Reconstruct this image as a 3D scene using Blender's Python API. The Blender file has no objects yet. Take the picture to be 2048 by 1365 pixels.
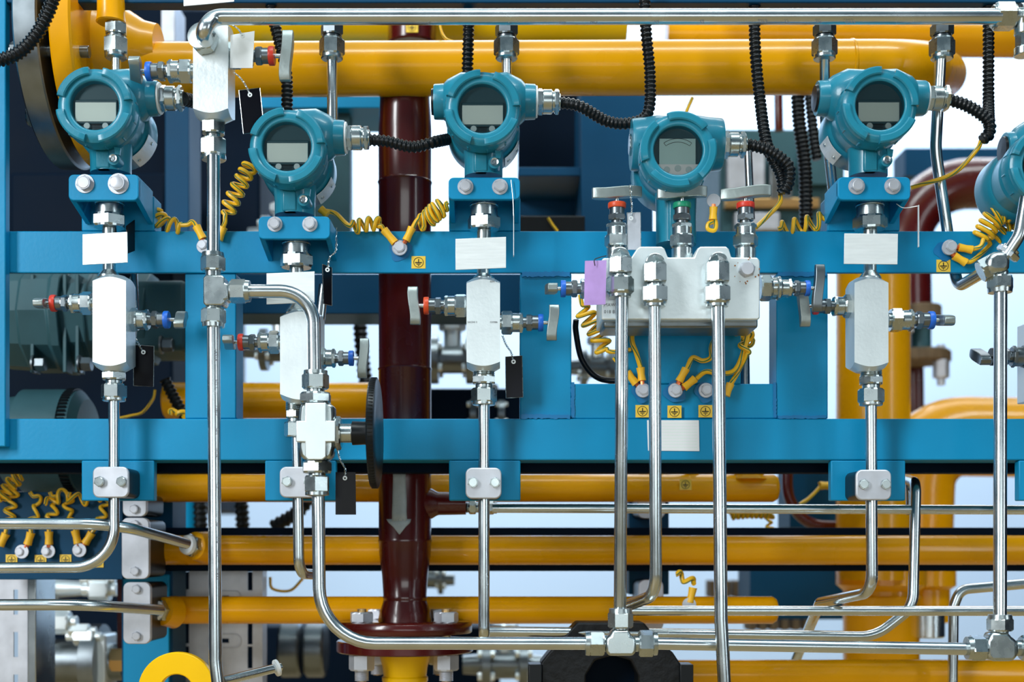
import bpy, math, random
from mathutils import Vector, Matrix
random.seed(7)
PI = math.pi
# ---------------------------------------------------------------- camera: level, long lens with rise
SC = bpy.context.scene
F, DIST, VX, VY, ZC = 2600.0, 1.30, 1000.0, 1100.0, 1.10
W, H = 2048.0, 1365.0
cd = bpy.data.cameras.new('camera'); cam = bpy.data.objects.new('camera', cd)
SC.collection.objects.link(cam); SC.camera = cam
cam.location = (0, -DIST, ZC); cam.rotation_euler = (PI/2, 0, 0)
cd.sensor_width = 36; cd.lens = F/W*36
cd.shift_x = (W/2-VX)/W; cd.shift_y = (VY-H/2)/W
cd.clip_start = .05; cd.clip_end = 100
cd.dof.use_dof = True; cd.dof.focus_distance = DIST-.04; cd.dof.aperture_fstop = 4.2
SC.view_settings.view_transform = 'Standard'; SC.view_settings.look = 'None'
SC.view_settings.exposure = 0.12; SC.view_settings.gamma = 1.0
SC.view_settings.use_curve_mapping = False
# ---------------------------------------------------------------- world: cool daylight, brighter overhead
w = bpy.data.worlds.new('world'); SC.world = w; w.use_nodes = True
nt = w.node_tree; bg = nt.nodes['Background']
tc = nt.nodes.new('ShaderNodeTexCoord'); sp = nt.nodes.new('ShaderNodeSeparateXYZ'); rp = nt.nodes.new('ShaderNodeValToRGB')
mr = nt.nodes.new('ShaderNodeMapRange'); mr.inputs[1].default_value = -1; mr.inputs[2].default_value = 1
nt.links.new(tc.outputs['Generated'], sp.inputs[0]); nt.links.new(sp.outputs['Z'], mr.inputs[0])
nt.links.new(mr.outputs[0], rp.inputs[0]); nt.links.new(rp.outputs[0], bg.inputs[0])
el = rp.color_ramp.elements
el[0].position = 0.0; el[0].color = (.075, .05, .02, 1)
el[1].position = 1.0; el[1].color = (.38, .52, .58, 1)
for p, c in ((.40, (.006, .012, .018)), (.5, (.010, .022, .035)), (.62, (.03, .06, .085)), (.80, (.10, .16, .19))):
    e = el.new(p); e.color = c + (1,)
bg.inputs[1].default_value = 1.0
def area(name, loc, target, sx, sy, power, col):
    l = bpy.data.lights.new(name, 'AREA'); l.shape = 'RECTANGLE'; l.size = sx; l.size_y = sy
    l.energy = power; l.color = col
    o = bpy.data.objects.new(name, l); SC.collection.objects.link(o); o.location = loc
    o.rotation_euler = (Vector(target)-Vector(loc)).to_track_quat('-Z', 'Y').to_euler()
    return o
area('left_key_light', (-2.5, -2.7, 2.5), (-.1, 0, 1.2), .8, 2.0, 110, (.93, .98, 1.0))  # key softbox added at upper left to give the steel contrast
area('ceiling_strip_light', (.5, -1.2, 4.2), (.1, .1, 1.2), 3.2, .4, 70, (.9, 1.0, 1.0))
area('right_softbox_light', (2.9, -2.2, 1.7), (0.2, 0, 1.3), .35, 1.8, 14, (.85, .95, 1.0))  # tall narrow softbox added at the right for steel reflections
area('front_fill_light', (.2, -4.6, 1.25), (.1, 0, 1.25), 3.0, .8, 24, (.92, 1.0, 1.0))  # fill light added behind the camera to lift the front faces
area('back_wall_wash_light', (0.9, 3.6, 5.2), (0.9, 5.9, 2.4), 5.0, 1.2, 400, (.92, .97, 1.0))  # area light added to whiten the upper back wall
area('rear_top_light', (0.3, 1.6, 3.6), (0.1, .3, 1.2), 3.0, .8, 24, (.92, .97, 1.0))

# ---------------------------------------------------------------- pixel (at a real depth) -> world
def P(px, py, Y=0.0):
    d = (Y+DIST)/F
    return Vector(((px-VX)*d, Y, ZC-(py-VY)*d))
def S(Y=0.0): return (Y+DIST)/F

# ---------------------------------------------------------------- materials
def mat(name, col, rough=.5, metal=0.0, noise=0.0, nscale=60, bump=0.0, bscale=200, spec=.5, coat=0.0, emit=None, stretch=None):
    m = bpy.data.materials.new(name); m.use_nodes = True; n = m.node_tree.nodes; L = m.node_tree.links
    b = n['Principled BSDF']; b.inputs['Base Color'].default_value = tuple(col)+(1,)
    b.inputs['Roughness'].default_value = rough; b.inputs['Metallic'].default_value = metal
    b.inputs['Specular IOR Level'].default_value = spec; b.inputs['Coat Weight'].default_value = coat
    b.inputs['Coat Roughness'].default_value = .08
    t = n.new('ShaderNodeTexCoord'); mp = n.new('ShaderNodeMapping'); L.new(t.outputs['Object'], mp.inputs[0])
    if stretch: mp.inputs['Scale'].default_value = stretch
    if noise:
        x = n.new('ShaderNodeTexNoise'); x.inputs['Scale'].default_value = nscale; x.inputs['Detail'].default_value = 4
        L.new(mp.outputs[0], x.inputs[0])
        r = n.new('ShaderNodeMapRange'); r.inputs[3].default_value = 1-noise; r.inputs[4].default_value = 1+noise
        r.inputs[1].default_value = .3; r.inputs[2].default_value = .7
        L.new(x.outputs[0], r.inputs[0])
        mx = n.new('ShaderNodeVectorMath'); mx.operation = 'SCALE'; mx.inputs[0].default_value = col
        L.new(r.outputs[0], mx.inputs['Scale']); L.new(mx.outputs[0], b.inputs['Base Color'])
        r2 = n.new('ShaderNodeMapRange'); r2.inputs[3].default_value = max(.03, rough-.08); r2.inputs[4].default_value = rough+.1
        L.new(x.outputs[0], r2.inputs[0]); L.new(r2.outputs[0], b.inputs['Roughness'])
    if bump:
        y = n.new('ShaderNodeTexNoise'); y.inputs['Scale'].default_value = bscale; y.inputs['Detail'].default_value = 3
        L.new(mp.outputs[0], y.inputs[0])
        bp = n.new('ShaderNodeBump'); bp.inputs['Strength'].default_value = bump; bp.inputs['Distance'].default_value = .001
        L.new(y.outputs[0], bp.inputs['Height']); L.new(bp.outputs[0], b.inputs['Normal'])
    if emit:
        b.inputs['Emission Color'].default_value = tuple(emit[0])+(1,); b.inputs['Emission Strength'].default_value = emit[1]
    return m
M = {}
M['steel'] = mat('polished_steel', (.66, .72, .75), .24, 1, .05, 30)
M['nut'] = mat('machined_steel', (.52, .58, .59), .27, 1, .05, 80)
M['dsteel'] = mat('dark_steel', (.22, .25, .27), .34, 1, .1, 60)
M['block'] = mat('brushed_steel', (.85, .92, .94), .40, .75, .03, 40, .12, 300)
M['handle'] = mat('cast_handle_steel', (.36, .41, .40), .42, .9, .08, 60, .2, 250)
M['blue'] = mat('blue_frame_paint', (.0, .255, .50), .45, 0, .08, 9, .12, 260, spec=.3)
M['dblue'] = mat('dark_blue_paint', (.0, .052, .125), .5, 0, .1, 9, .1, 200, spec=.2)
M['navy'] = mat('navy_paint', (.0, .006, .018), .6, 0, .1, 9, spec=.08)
M['teal'] = mat('teal_enamel', (.012, .215, .32), .34, 0, .05, 30, .1, 500, spec=.4, coat=.25)
M['yellow'] = mat('yellow_pipe_paint', (.86, .38, .0), .27, 0, .06, 12, .06, 60, spec=.3, coat=.22)
M['byellow'] = mat('bright_yellow_paint', (.98, .56, .0), .32, 0, .05, 12, spec=.3, coat=.15)
M['maroon'] = mat('maroon_pipe_paint', (.075, .004, .003), .25, 0, .08, 20, .08, 60, coat=.4)
M['red'] = mat('red_plastic', (.62, .035, .015), .4)
M['orange'] = mat('orange_red_plastic', (.66, .07, .015), .4)
M['bluering'] = mat('blue_plastic', (.01, .13, .62), .4)
M['green'] = mat('green_plastic', (.01, .30, .16), .4)
M['black'] = mat('black_rubber', (.004, .006, .008), .34, spec=.3)
M['rough'] = mat('rough_black_casting', (.005, .006, .008), .42, .0, .3, 60, .9, 120, spec=.3)
M['blackp'] = mat('black_plate', (.004, .004, .008), .3, spec=.2)
M['wire'] = mat('yellow_insulation', (.90, .50, .01), .4)
M['wgreen'] = mat('green_stripe', (.01, .16, .06), .4)
M['lug'] = mat('yellow_sleeve', (.95, .52, .02), .45)
M['copper'] = mat('copper', (.65, .16, .06), .35, .8)
M['lcd'] = mat('lcd_grey', (.78, .92, .86), .4, 0, .02, 30)
M['lcdlight'] = mat('lcd_pale', (.60, .86, .84), .3)
M['face'] = mat('display_surround', (.02, .08, .10), .4)
M['paleface'] = mat('pale_display_surround', (.95, 1.0, 1.0), .35)
M['button'] = mat('button_grey', (.60, .75, .76), .4)
M['white'] = mat('white_label', (.90, .93, .95), .5, 0, .02, 40)
M['tagsteel'] = mat('brushed_tag_steel', (.88, .92, .93), .38, .45, .04, 30, .25, 60, stretch=(1, 1, 14))
M['violet'] = mat('violet_label', (.48, .30, .68), .5, 0, .12, 60)
M['sticker'] = mat('yellow_sticker', (.93, .62, .06), .45)
M['rust'] = mat('rust', (.35, .12, .02), .8)
M['print'] = mat('printed_grey_ink', (.12, .12, .13), .5)
M['ink'] = mat('black_ink', (.01, .01, .01), .5)
M['galv'] = mat('galvanised_steel', (.60, .62, .68), .42, .55, .10, 50)
M['cast'] = mat('grey_green_casting', (.03, .10, .12), .5, .1, .12, 20, .2, 120)
M['wood'] = mat('weathered_wood', (.16, .11, .06), .7, 0, .3, 30, stretch=(8, 1, 1))
M['brass'] = mat('brass', (.65, .42, .18), .3, .8)
M['wall'] = mat('pale_wall', (.50, .67, .90), .8, 0, .02, 1)
M['floorm'] = mat('ochre_floor', (.30, .20, .08), .5, 0, .1, 3)
M['weld'] = mat('touch_up_blue', (.0, .17, .42), .45, 0, .1, 40)
M['arrow'] = mat('grey_stencil_paint', (.42, .50, .56), .5, 0, .12, 80)
def glassmat():
    m = bpy.data.materials.new('window_glass'); m.use_nodes = True; n = m.node_tree.nodes; L = m.node_tree.links
    n.remove(n['Principled BSDF'])
    tr = n.new('ShaderNodeBsdfTransparent'); gl = n.new('ShaderNodeBsdfGlossy'); gl.inputs['Roughness'].default_value = .05
    fr = n.new('ShaderNodeFresnel'); fr.inputs[0].default_value = 1.45; mx = n.new('ShaderNodeMixShader')
    tr.inputs[0].default_value = (1, 1, 1, 1)
    L.new(fr.outputs[0], mx.inputs[0]); L.new(tr.outputs[0], mx.inputs[1]); L.new(gl.outputs[0], mx.inputs[2])
    L.new(mx.outputs[0], n['Material Output'].inputs[0]); return m
M['glass'] = glassmat()

# ---------------------------------------------------------------- mesh builder (world coordinates)
def frame_for(d):
    d = d.normalized()
    if abs(d.z) > .9: u = Vector((1, 0, 0))
    elif abs(d.x) > .9: u = Vector((0, 0, 1))
    elif abs(d.y) > .9: u = Vector((1, 0, 0))
    else:
        u = Vector((0, 1, 0))
    u = (u-d*u.dot(d)).normalized()
    return d, u, d.cross(u)
def catmull(pts, n=10):
    pts = [Vector(p) for p in pts]
    q = [2*pts[0]-pts[1]]+pts+[2*pts[-1]-pts[-2]]; out = []
    for i in range(1, len(q)-2):
        a, b, c, d = q[i-1:i+3]
        for k in range(n):
            t = k/n
            out.append(.5*((2*b)+(c-a)*t+(2*a-5*b+4*c-d)*t*t+(3*b-a-3*c+d)*t**3))
    out.append(pts[-1]); return out
def fillet(pts, rad, n=10):
    pts = [Vector(p) for p in pts]; out = [pts[0]]
    for i in range(1, len(pts)-1):
        a, b, c = pts[i-1:i+2]; u = (a-b); v = (c-b); lu, lv = u.length, v.length; u.normalize(); v.normalize()
        ang = u.angle(v)
        r = rad[i-1] if isinstance(rad, (list, tuple)) else rad
        if ang > PI-.02: out.append(b); continue
        t = min(r/math.tan(ang/2), lu*.49, lv*.49); r = t*math.tan(ang/2)
        bis = (u+v).normalized(); cen = b+bis*(r/math.sin(ang/2))
        s, e = b+u*t-cen, b+v*t-cen
        tot = s.angle(e); ax = s.cross(e).normalized()
        for k in range(n+1): out.append(cen+Matrix.Rotation(tot*k/n, 3, ax) @ s)
    out.append(pts[-1]); return out
def plen(p): return sum((p[i+1]-p[i]).length for i in range(len(p)-1))
def resample(p, step):
    L = plen(p); n = max(2, int(L/step)); out = []; i = 0; acc = 0; seg = (p[1]-p[0]).length
    for k in range(n+1):
        s = L*k/n
        while s > acc+seg and i < len(p)-2:
            acc += seg; i += 1; seg = (p[i+1]-p[i]).length
        out.append(p[i].lerp(p[i+1], min(1, (s-acc)/seg if seg else 0)))
    return out
RH = random.Random(3)
class MB:
    def __init__(self): self.v = []; self.f = []; self.flat = []
    def ring_faces(self, a, b, n, close=True):
        for k in range(n if close else n-1):
            k2 = (k+1) % n; self.f.append((a+k, a+k2, b+k2, b+k))
    def lathe(self, o, d, prof, seg=24, rot=0.0, a0=0, a1=2*PI, closed=False):
        """prof: [(t, r)] metres along d from o"""
        d, u, v = frame_for(Vector(d)); full = abs(a1-a0-2*PI) < 1e-6; n = seg if full else seg+1
        st = []
        for t, r in prof:
            st.append(len(self.v))
            for k in range(n):
                a = a0+(a1-a0)*k/seg+rot
                self.v.append(o+d*t+(u*math.cos(a)+v*math.sin(a))*max(r, 1e-6))
        for i in range(len(prof)-1): self.ring_faces(st[i], st[i+1], n, full)
        if closed:
            self.ring_faces(st[-1], st[0], n, full)
            if not full:
                self.f.append(tuple(s for s in st)); self.f.append(tuple(s+n-1 for s in reversed(st)))
        elif full:
            if prof[0][1] > 1e-5: self.f.append(tuple(range(st[0]+n-1, st[0]-1, -1)))
            if prof[-1][1] > 1e-5: self.f.append(tuple(range(st[-1], st[-1]+n)))
        return self
    def cyl(self, o, d, t0, t1, r, seg=24, ch=None):
        c = min(r*.08, abs(t1-t0)*.2) if ch is None else ch
        return self.lathe(o, d, [(t0, r-c), (t0+c, r), (t1-c, r), (t1, r-c)], seg)
    def hex(self, o, d, t0, t1, r, rot=None):
        """hexagonal nut whose corners are turned off by a chamfer: 24 points round a hexagon"""
        d, u, v = frame_for(Vector(d)); ap = r*math.cos(PI/6); st = []; f0 = len(self.f)
        if rot is None: rot = RH.choice((0, 0, .18, -.2, .3, PI/6))
        c = min((t1-t0)*.2, r*.12)
        for t, lim in ((t0, ap*1.0), (t0+c, r), (t1-c, r), (t1, ap*1.0)):
            st.append(len(self.v))
            for k in range(24):
                a = 2*PI*k/24
                m = (a % (PI/3))-PI/6
                rr = min(ap/math.cos(m), lim); a2 = a+rot
                self.v.append(o+d*t+(u*math.cos(a2)+v*math.sin(a2))*rr)
        for i in range(3): self.ring_faces(st[i], st[i+1], 24)
        self.f.append(tuple(range(st[0]+23, st[0]-1, -1))); self.f.append(tuple(range(st[-1], st[-1]+24)))
        self.flat += range(f0, len(self.f))
        return self
    def box(self, a, b):
        x0, y0, z0 = (min(a[i], b[i]) for i in range(3)); x1, y1, z1 = (max(a[i], b[i]) for i in range(3)); s = len(self.v)
        self.v += [Vector(p) for p in ((x0,y0,z0),(x1,y0,z0),(x1,y1,z0),(x0,y1,z0),(x0,y0,z1),(x1,y0,z1),(x1,y1,z1),(x0,y1,z1))]
        self.f += [tuple(s+i for i in q) for q in ((0,3,2,1),(4,5,6,7),(0,1,5,4),(1,2,6,5),(2,3,7,6),(3,0,4,7))]
        return self
    def pbox(self, x0, x1, y0, y1, Y0, Y1):
        """front face given in pixels at depth Y0, runs back to Y1"""
        a = P(x0, y1, Y0); b = P(x1, y0, Y0); return self.box((a.x, Y0, a.z), (b.x, Y1, b.z))
    def prism(self, pts, Y0, Y1):
        """outline in pixels at depth Y0, extruded back to Y1"""
        s = len(self.v); n = len(pts); q = [P(x, y, Y0) for x, y in pts]
        self.v += q+[Vector((p.x, Y1, p.z)) for p in q]
        self.f.append(tuple(range(s, s+n))); self.f.append(tuple(range(s+2*n-1, s+n-1, -1)))
        for k in range(n): self.f.append((s+k, s+n+k, s+n+(k+1) % n, s+(k+1) % n))
        return self
    def plate(self, c, th):
        """four px corners each with its own depth, thickness th in metres"""
        q = [P(*p) for p in c]; nrm = (q[1]-q[0]).cross(q[3]-q[0]).normalized()*th
        if nrm.y < 0: nrm = -nrm
        s = len(self.v); n = len(q); self.v += q+[p+nrm for p in q]
        self.f.append(tuple(range(s, s+n))); self.f.append(tuple(range(s+2*n-1, s+n-1, -1)))
        for k in range(n): self.f.append((s+k, s+n+k, s+n+(k+1) % n, s+(k+1) % n))
        return self
    def sweep(self, p, r, seg=16, cap=True):
        """p: world points; r: radius or function(i, s)"""
        n = len(p); st = []; T = []
        for i in range(n): T.append((p[min(i+1, n-1)]-p[max(i-1, 0)]).normalized())
        _, u, _ = frame_for(T[0]); acc = 0
        for i in range(n):
            u = (u-T[i]*u.dot(T[i])).normalized(); v = T[i].cross(u)
            if i: acc += (p[i]-p[i-1]).length
            rr = r(i, acc) if callable(r) else r; st.append(len(self.v))
            for k in range(seg):
                a = 2*PI*k/seg; self.v.append(p[i]+(u*math.cos(a)+v*math.sin(a))*rr)
        for i in range(n-1): self.ring_faces(st[i], st[i+1], seg)
        if cap:
            self.f.append(tuple(range(st[0]+seg-1, st[0]-1, -1))); self.f.append(tuple(range(st[-1], st[-1]+seg)))
        return self
    def build(self, name, m, parent=None, bevel=0.0, flat=False, ang=32):
        if not self.v: return None
        if parent: o0 = WORLD[parent.name]
        else:
            n = len(self.v); mn = Vector((min(v.x for v in self.v), min(v.y for v in self.v), min(v.z for v in self.v)))
            mx = Vector((max(v.x for v in self.v), max(v.y for v in self.v), max(v.z for v in self.v))); o0 = (mn+mx)/2
        me = bpy.data.meshes.new(name); me.from_pydata([v-o0 for v in self.v], [], self.f)
        me.materials.append(M[m] if isinstance(m, str) else m)
        import bmesh
        bm = bmesh.new(); bm.from_mesh(me); bmesh.ops.recalc_face_normals(bm, faces=bm.faces); bm.to_mesh(me); bm.free()
        if not flat: me.shade_smooth(); me.set_sharp_from_angle(angle=math.radians(ang))
        for i in self.flat: me.polygons[i].use_smooth = False
        o = bpy.data.objects.new(name, me); SC.collection.objects.link(o)
        if parent: o.parent = parent
        else: o.location = o0
        WORLD[o.name] = o0.copy()
        if bevel:
            b = o.modifiers.new('edge', 'BEVEL'); b.width = bevel; b.segments = 2; b.limit_method = 'ANGLE'; b.angle_limit = math.radians(40)
            b.harden_normals = False
        return o
WORLD = {}
def thing(name, label, cat, loc, group=None):
    o = bpy.data.objects.new(name, None); SC.collection.objects.link(o); o.location = loc; o.empty_display_size = .02
    o['label'] = label; o['category'] = cat
    if group: o['group'] = group
    WORLD[o.name] = Vector(loc); return o
def tag(o, label, cat, group=None, kind=None):
    if label: o['label'] = label
    if cat: o['category'] = cat
    if group: o['group'] = group
    if kind: o['kind'] = kind
    return o
X, Yv, Z = Vector((1,0,0)), Vector((0,1,0)), Vector((0,0,1))

# ---------------------------------------------------------------- generic fittings
def segs(mb, o, d, Y, lst, hx=True):
    """lst of (kind, t0, t1, r) in px along d from o"""
    u = S(Y)
    for k, a, b, r in lst:
        if k == 'h': mb.hex(o, d, a*u, b*u, r*u)
        elif k == 'c': mb.cyl(o, d, a*u, b*u, r*u)
        elif k == 't':                                   # thread
            n = max(2, int((b-a)/3)); pr = []
            for i in range(n): pr += [((a+(b-a)*i/n)*u, r*u), ((a+(b-a)*(i+.5)/n)*u, (r-1.8)*u)]
            pr.append((b*u, r*u)); mb.lathe(o, d, pr, 20)
        elif k == 'k': mb.lathe(o, d, [(a*u, r*.55*u), (a*u, r*u), (b*u, r*.6*u)], 24)   # cone
def bolt(name, px, py, Y, r, parent=None, m='nut', washer=True, h=7, label=None, cat='bolt', group=None):
    """hex bolt head pointing at the viewer, standing on depth Y"""
    u = S(Y); o = P(px, py, Y); mb = MB()
    if washer: mb.cyl(o, -Yv, 0, 2.2*u, r*1.28*u, 24)
    mb.hex(o, -Yv, 2*u, (2+h)*u, r*u, .35)
    mb.lathe(o, -Yv, [((2+h)*u, r*.8*u), ((2.8+h)*u, r*.72*u), ((2.8+h)*u, 0)], 20)
    b = mb.build(name, m, parent)
    if not parent: tag(b, label, cat, group)
    return b
def needle_stem(parent, px, py, Y, d, ring, ang=0.0, k=1.0, hl=38, first=0, gap=0, bonnet='nut', dark=None):
    """bonnet, colour ring and bar handle growing from the block along d. ang: turn of the bar about the axis"""
    o = P(px, py, Y); u = S(Y)*k; mb = MB(); g = gap
    segs_ = [('c', -3, 6, 15), ('h', 3, 27, 26), ('c', 26, 44, 20.5), ('h', 41, 50, 23)]
    for q in segs_:
        (mb.hex if q[0] == 'h' else mb.cyl)(o, d, q[1]*u, q[2]*u, q[3]*u)
    st = mb.build('bonnet', bonnet, parent)
    mb = MB(); mb.cyl(o, d, 49*u, 58*u, 12*u); mb.hex(o, d, 57*u, 70*u, 19*u); mb.cyl(o, d, 69*u, 85*u, 15.5*u)
    pk = mb.build('packing_nut', 'dsteel', parent)
    mb = MB(); mb.lathe(o, d, [(83*u, 15*u), (83*u, 18*u), (85*u, 18.8*u), (92*u, 18.8*u), (94*u, 18*u), (94*u, 5*u)], 28)
    mb.build('colour_ring', ring, pk)
    mb = MB(); mb.cyl(o, d, 93*u, (112+g)*u, 4.5*u); mb.build('stem', 'steel', st)
    # bar handle: outline across the bar, extruded along the axis
    dd, a1, b1 = frame_for(Vector(d)); a = a1*math.cos(ang)+b1*math.sin(ang); b = dd.cross(a)
    mb = MB(); s0 = 0; rows = []
    N = 12
    for i in range(N+1):
        x = -1+2*i/N; L = hl*x; wd = (11.5-3.5*abs(x)**2.5) if abs(x) < 1 else 8
        if abs(x) == 1: wd = 5
        cur = 3.0*math.sin(x*2.2)                        # the bar is slightly S shaped
        t0, t1 = (104+g+cur), (126+g+cur)
        rows.append([o+dd*(t0*u)+a*(L*u)+b*(-wd*u), o+dd*(t1*u)+a*(L*u)+b*(-wd*u), o+dd*(t1*u)+a*(L*u)+b*(wd*u), o+dd*(t0*u)+a*(L*u)+b*(wd*u)])
    for r in rows: mb.v += r
    for i in range(N): mb.ring_faces(i*4, i*4+4, 4)
    mb.f.append((3, 2, 1, 0)); mb.f.append((N*4, N*4+1, N*4+2, N*4+3))
    h = mb.build('handle', dark or 'handle', st, bevel=1.6*u)
    return st
def tube(name, pts, r, bend, label, group=None, m='steel', seg=20, smooth=False, cat='tube'):
    """pts in (px, py, Y); r px; bend px"""
    Y0 = pts[0][2]; w_ = [P(*p) for p in pts]
    path = catmull(w_, 12) if smooth else fillet(w_, bend*S(Y0) if not isinstance(bend, (list, tuple)) else [b*S(Y0) for b in bend])
    o = MB().sweep(path, r*S(Y0), seg).build(name, m)
    return tag(o, label, cat, group)
def hose(name, pts, r, label, group=None, pitch=9.0, parent=None, depth=.2):
    Y0 = pts[0][2]; u = S(Y0); p = resample(catmull([P(*q) for q in pts], 14), pitch*u/6)
    ro = r*u
    def rad(i, s):
        c = math.cos(2*PI*i/6); return ro*(1-depth*.5+depth*.5*max(-.8, min(.8, c*1.3))/.8)
    o = MB().sweep(p, rad, 14).build(name, 'black', parent, ang=60)
    if not parent: tag(o, label, 'conduit', group)
    return o
def wire_path(pts, coils):
    """pts px; coils [(f0, f1, turns, R px)] on the path fraction"""
    Y0 = pts[0][2]; u = S(Y0); base = resample(catmull([P(*q) for q in pts], 14), 1.0*u); n = len(base); out = []
    for i, p in enumerate(base):
        f = i/(n-1); T = (base[min(i+1, n-1)]-base[max(i-1, 0)]).normalized(); up = Vector((0, 1, 0)); s = T.cross(up).normalized(); q = s.cross(T)
        off = Vector()
        for f0, f1, tn, R in coils:
            if f0 <= f <= f1:
                g = (f-f0)/(f1-f0); amp = min(1, g/.08, (1-g)/.08); a = 2*PI*tn*g
                off = (s*math.sin(a)+q*(1-math.cos(a))*.5-T*.25*math.cos(a)*0)*R*u*amp
        out.append(p+off)
    return out
LUGN = [0]
def lug(parent, p0, p1, Y, ring=None):
    """yellow crimp sleeve from p0 (wire side) to p1, copper strands and ring tongue to the bolt"""
    a, b = P(p0[0], p0[1], Y), P(p1[0], p1[1], Y); u = S(Y); d = (b-a); L = d.length
    mb = MB(); mb.lathe(a, d, [(0, 6.2*u), (0, 8.6*u), (L*.5, 7.2*u), (L, 8.4*u), (L, 5*u)], 14); s = mb.build('crimp_sleeve', 'lug', parent)
    if ring:
        LUGN[0] += 1; c = P(ring[0], ring[1], Y)-Vector((0, 2.6*u*(LUGN[0] % 2), 0)); dd = c-b
        mb = MB(); mb.sweep([b-dd*.1, b+dd*.45], 5*u, 8); mb.build('copper_strands', 'copper', parent)
        mb = MB(); mb.cyl(c, -Yv, 0, 2.4*u, 14*u, 20); mb.build('ring_terminal', 'galv', parent)
def wire(name, pts, coils, label, lugs=(), r=4.6, group=None):
    Y0 = pts[0][2]; u = S(Y0)
    t = thing(name, label, 'wire', P(*pts[-1]), group)
    path = wire_path(pts, coils)
    MB().sweep(path, r*u, 9).build('insulation', 'wire', t)
    # green stripe riding on the front of the insulation, winding slowly
    st = []
    for i, p in enumerate(path):
        T = (path[min(i+1, len(path)-1)]-path[max(i-1, 0)]).normalized(); s = Vector((0, -1, 0)); s = (s-T*s.dot(T))
        if s.length < .2: s = Vector((0, 0, 1)); s = s-T*s.dot(T)
        s.normalize(); b = T.cross(s); a = .9*math.sin(i*.045)
        st.append(p+(s*math.cos(a)+b*math.sin(a))*r*.78*u)
    MB().sweep(st, r*.30*u, 6).build('stripe', 'wgreen', t)
    for l in lugs: lug(t, *l)
    return t
# ================================================================ THE HALL
o = MB().box((-9, 6.0, -.2), (9, 6.2, 6)).build('wall_back', 'wall'); tag(o, None, None, kind='structure')
o = MB().box((-3.6, -1, 0.001), (-3.4, 5.99, 6)).build('side_flag_left', 'navy'); tag(o, None, None, kind='structure')  # unseen dark wall added so tube edges reflect dark
o = MB().box((3.4, -1, 0.001), (3.6, 5.99, 6)).build('side_flag_right', 'navy'); tag(o, None, None, kind='structure')  # unseen twin on the right, added for the same dark reflections
o = MB().box((-9, -6, -.06), (9, 6.0, 0)).build('floor', 'floorm'); tag(o, None, None, kind='structure')

# ================================================================ BLUE INSTRUMENT FRAME
fr = thing('instrument_frame', 'bright blue painted steel frame of two long beams and posts carrying the instruments', 'frame', P(1000, 921, 0))
def beam(name, x0, x1, y0, y1, Y0, Y1, m='blue', par=fr, bev=.0012):
    return MB().pbox(x0, x1, y0, y1, Y0, Y1).build(name, m, par, bevel=bev)
mb = MB().pbox(-140, 2200, 462.5, 546, 0, .006); a = P(-140, 462.5, 0); b = P(2200, 462.5, 0)
mb.box((a.x, 0.006, a.z-.006), (b.x, .05, a.z)); mb.build('upper_beam', 'blue', fr, bevel=.001)
beam('lower_beam', -140, 2200, 838, 921, 0, .045)
beam('rear_rail', -140, 2200, 890, 946, .05, .078, 'navy')
for x0, x1 in ((370, 472), (1040, 1143), (1553, 1656)): beam('post', x0, x1, 547, 838, .003, .04)
beam('edge_post', -170, 11, -60, 894, -.012, .0)
for x0, x1 in ((163, 308), (530, 672), (898, 1041), (1662, 1811), (2038, 2180)): beam('hanging_tab', x0, x1, 921.5, 1002, 0, .012)
beam('ledge', 1143, 1553, 768, 838, .003, .045)
beam('centre_plate', 1255, 1482, 640, 768, .001, .02)
for x0, x1, y0 in ((163, 308, 392), (898, 1041, 396), (1655, 1800, 392)): beam('backing_plate', x0, x1, y0, 462, .001, .03)
# irregular touch-up paint beside welds and bolts
def blot(px, py, r, k=10, Y=-.0006, par=None):
    pts = []
    for i in range(22):
        a = 2*PI*i/22; q = r*(1+.10*math.sin(3*a+px)+.07*math.sin(5*a+py)); pts.append((px+q*math.cos(a), py+q*math.sin(a)))
    return MB().prism(pts, Y, Y+.0005).build('touch_up_patch', 'weld', fr, flat=True)
for p in ((800, 500, 22), (1285, 784, 21), (1350, 784, 22), (1411, 784, 21), (1889, 502, 20)): blot(*p)
def weld(x0, x1, y, h, Y=.0005, vert=False):
    pts = []; n = 26
    for i in range(n+1):
        t = i/n; q = (x0+(x1-x0)*t, y-h*(.5+.35*random.random()))
        pts.append(q)
    for i in range(n, -1, -1): pts.append((x0+(x1-x0)*i/n, y+h*(.35+.4*random.random())))
    if vert: pts = [(b_, a_) for a_, b_ in pts]
    MB().prism(pts, Y-.001, Y+.004).build('weld_seam', 'weld', fr)
weld(1044, 1140, 549, 8); weld(1556, 1654, 549, 7); weld(1042, 1140, 834, 7); weld(1556, 1652, 835, 5); weld(765, 836, 1146, 6, .003, True)
weld(766, 836, 1550, 5, .003, True)

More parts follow.
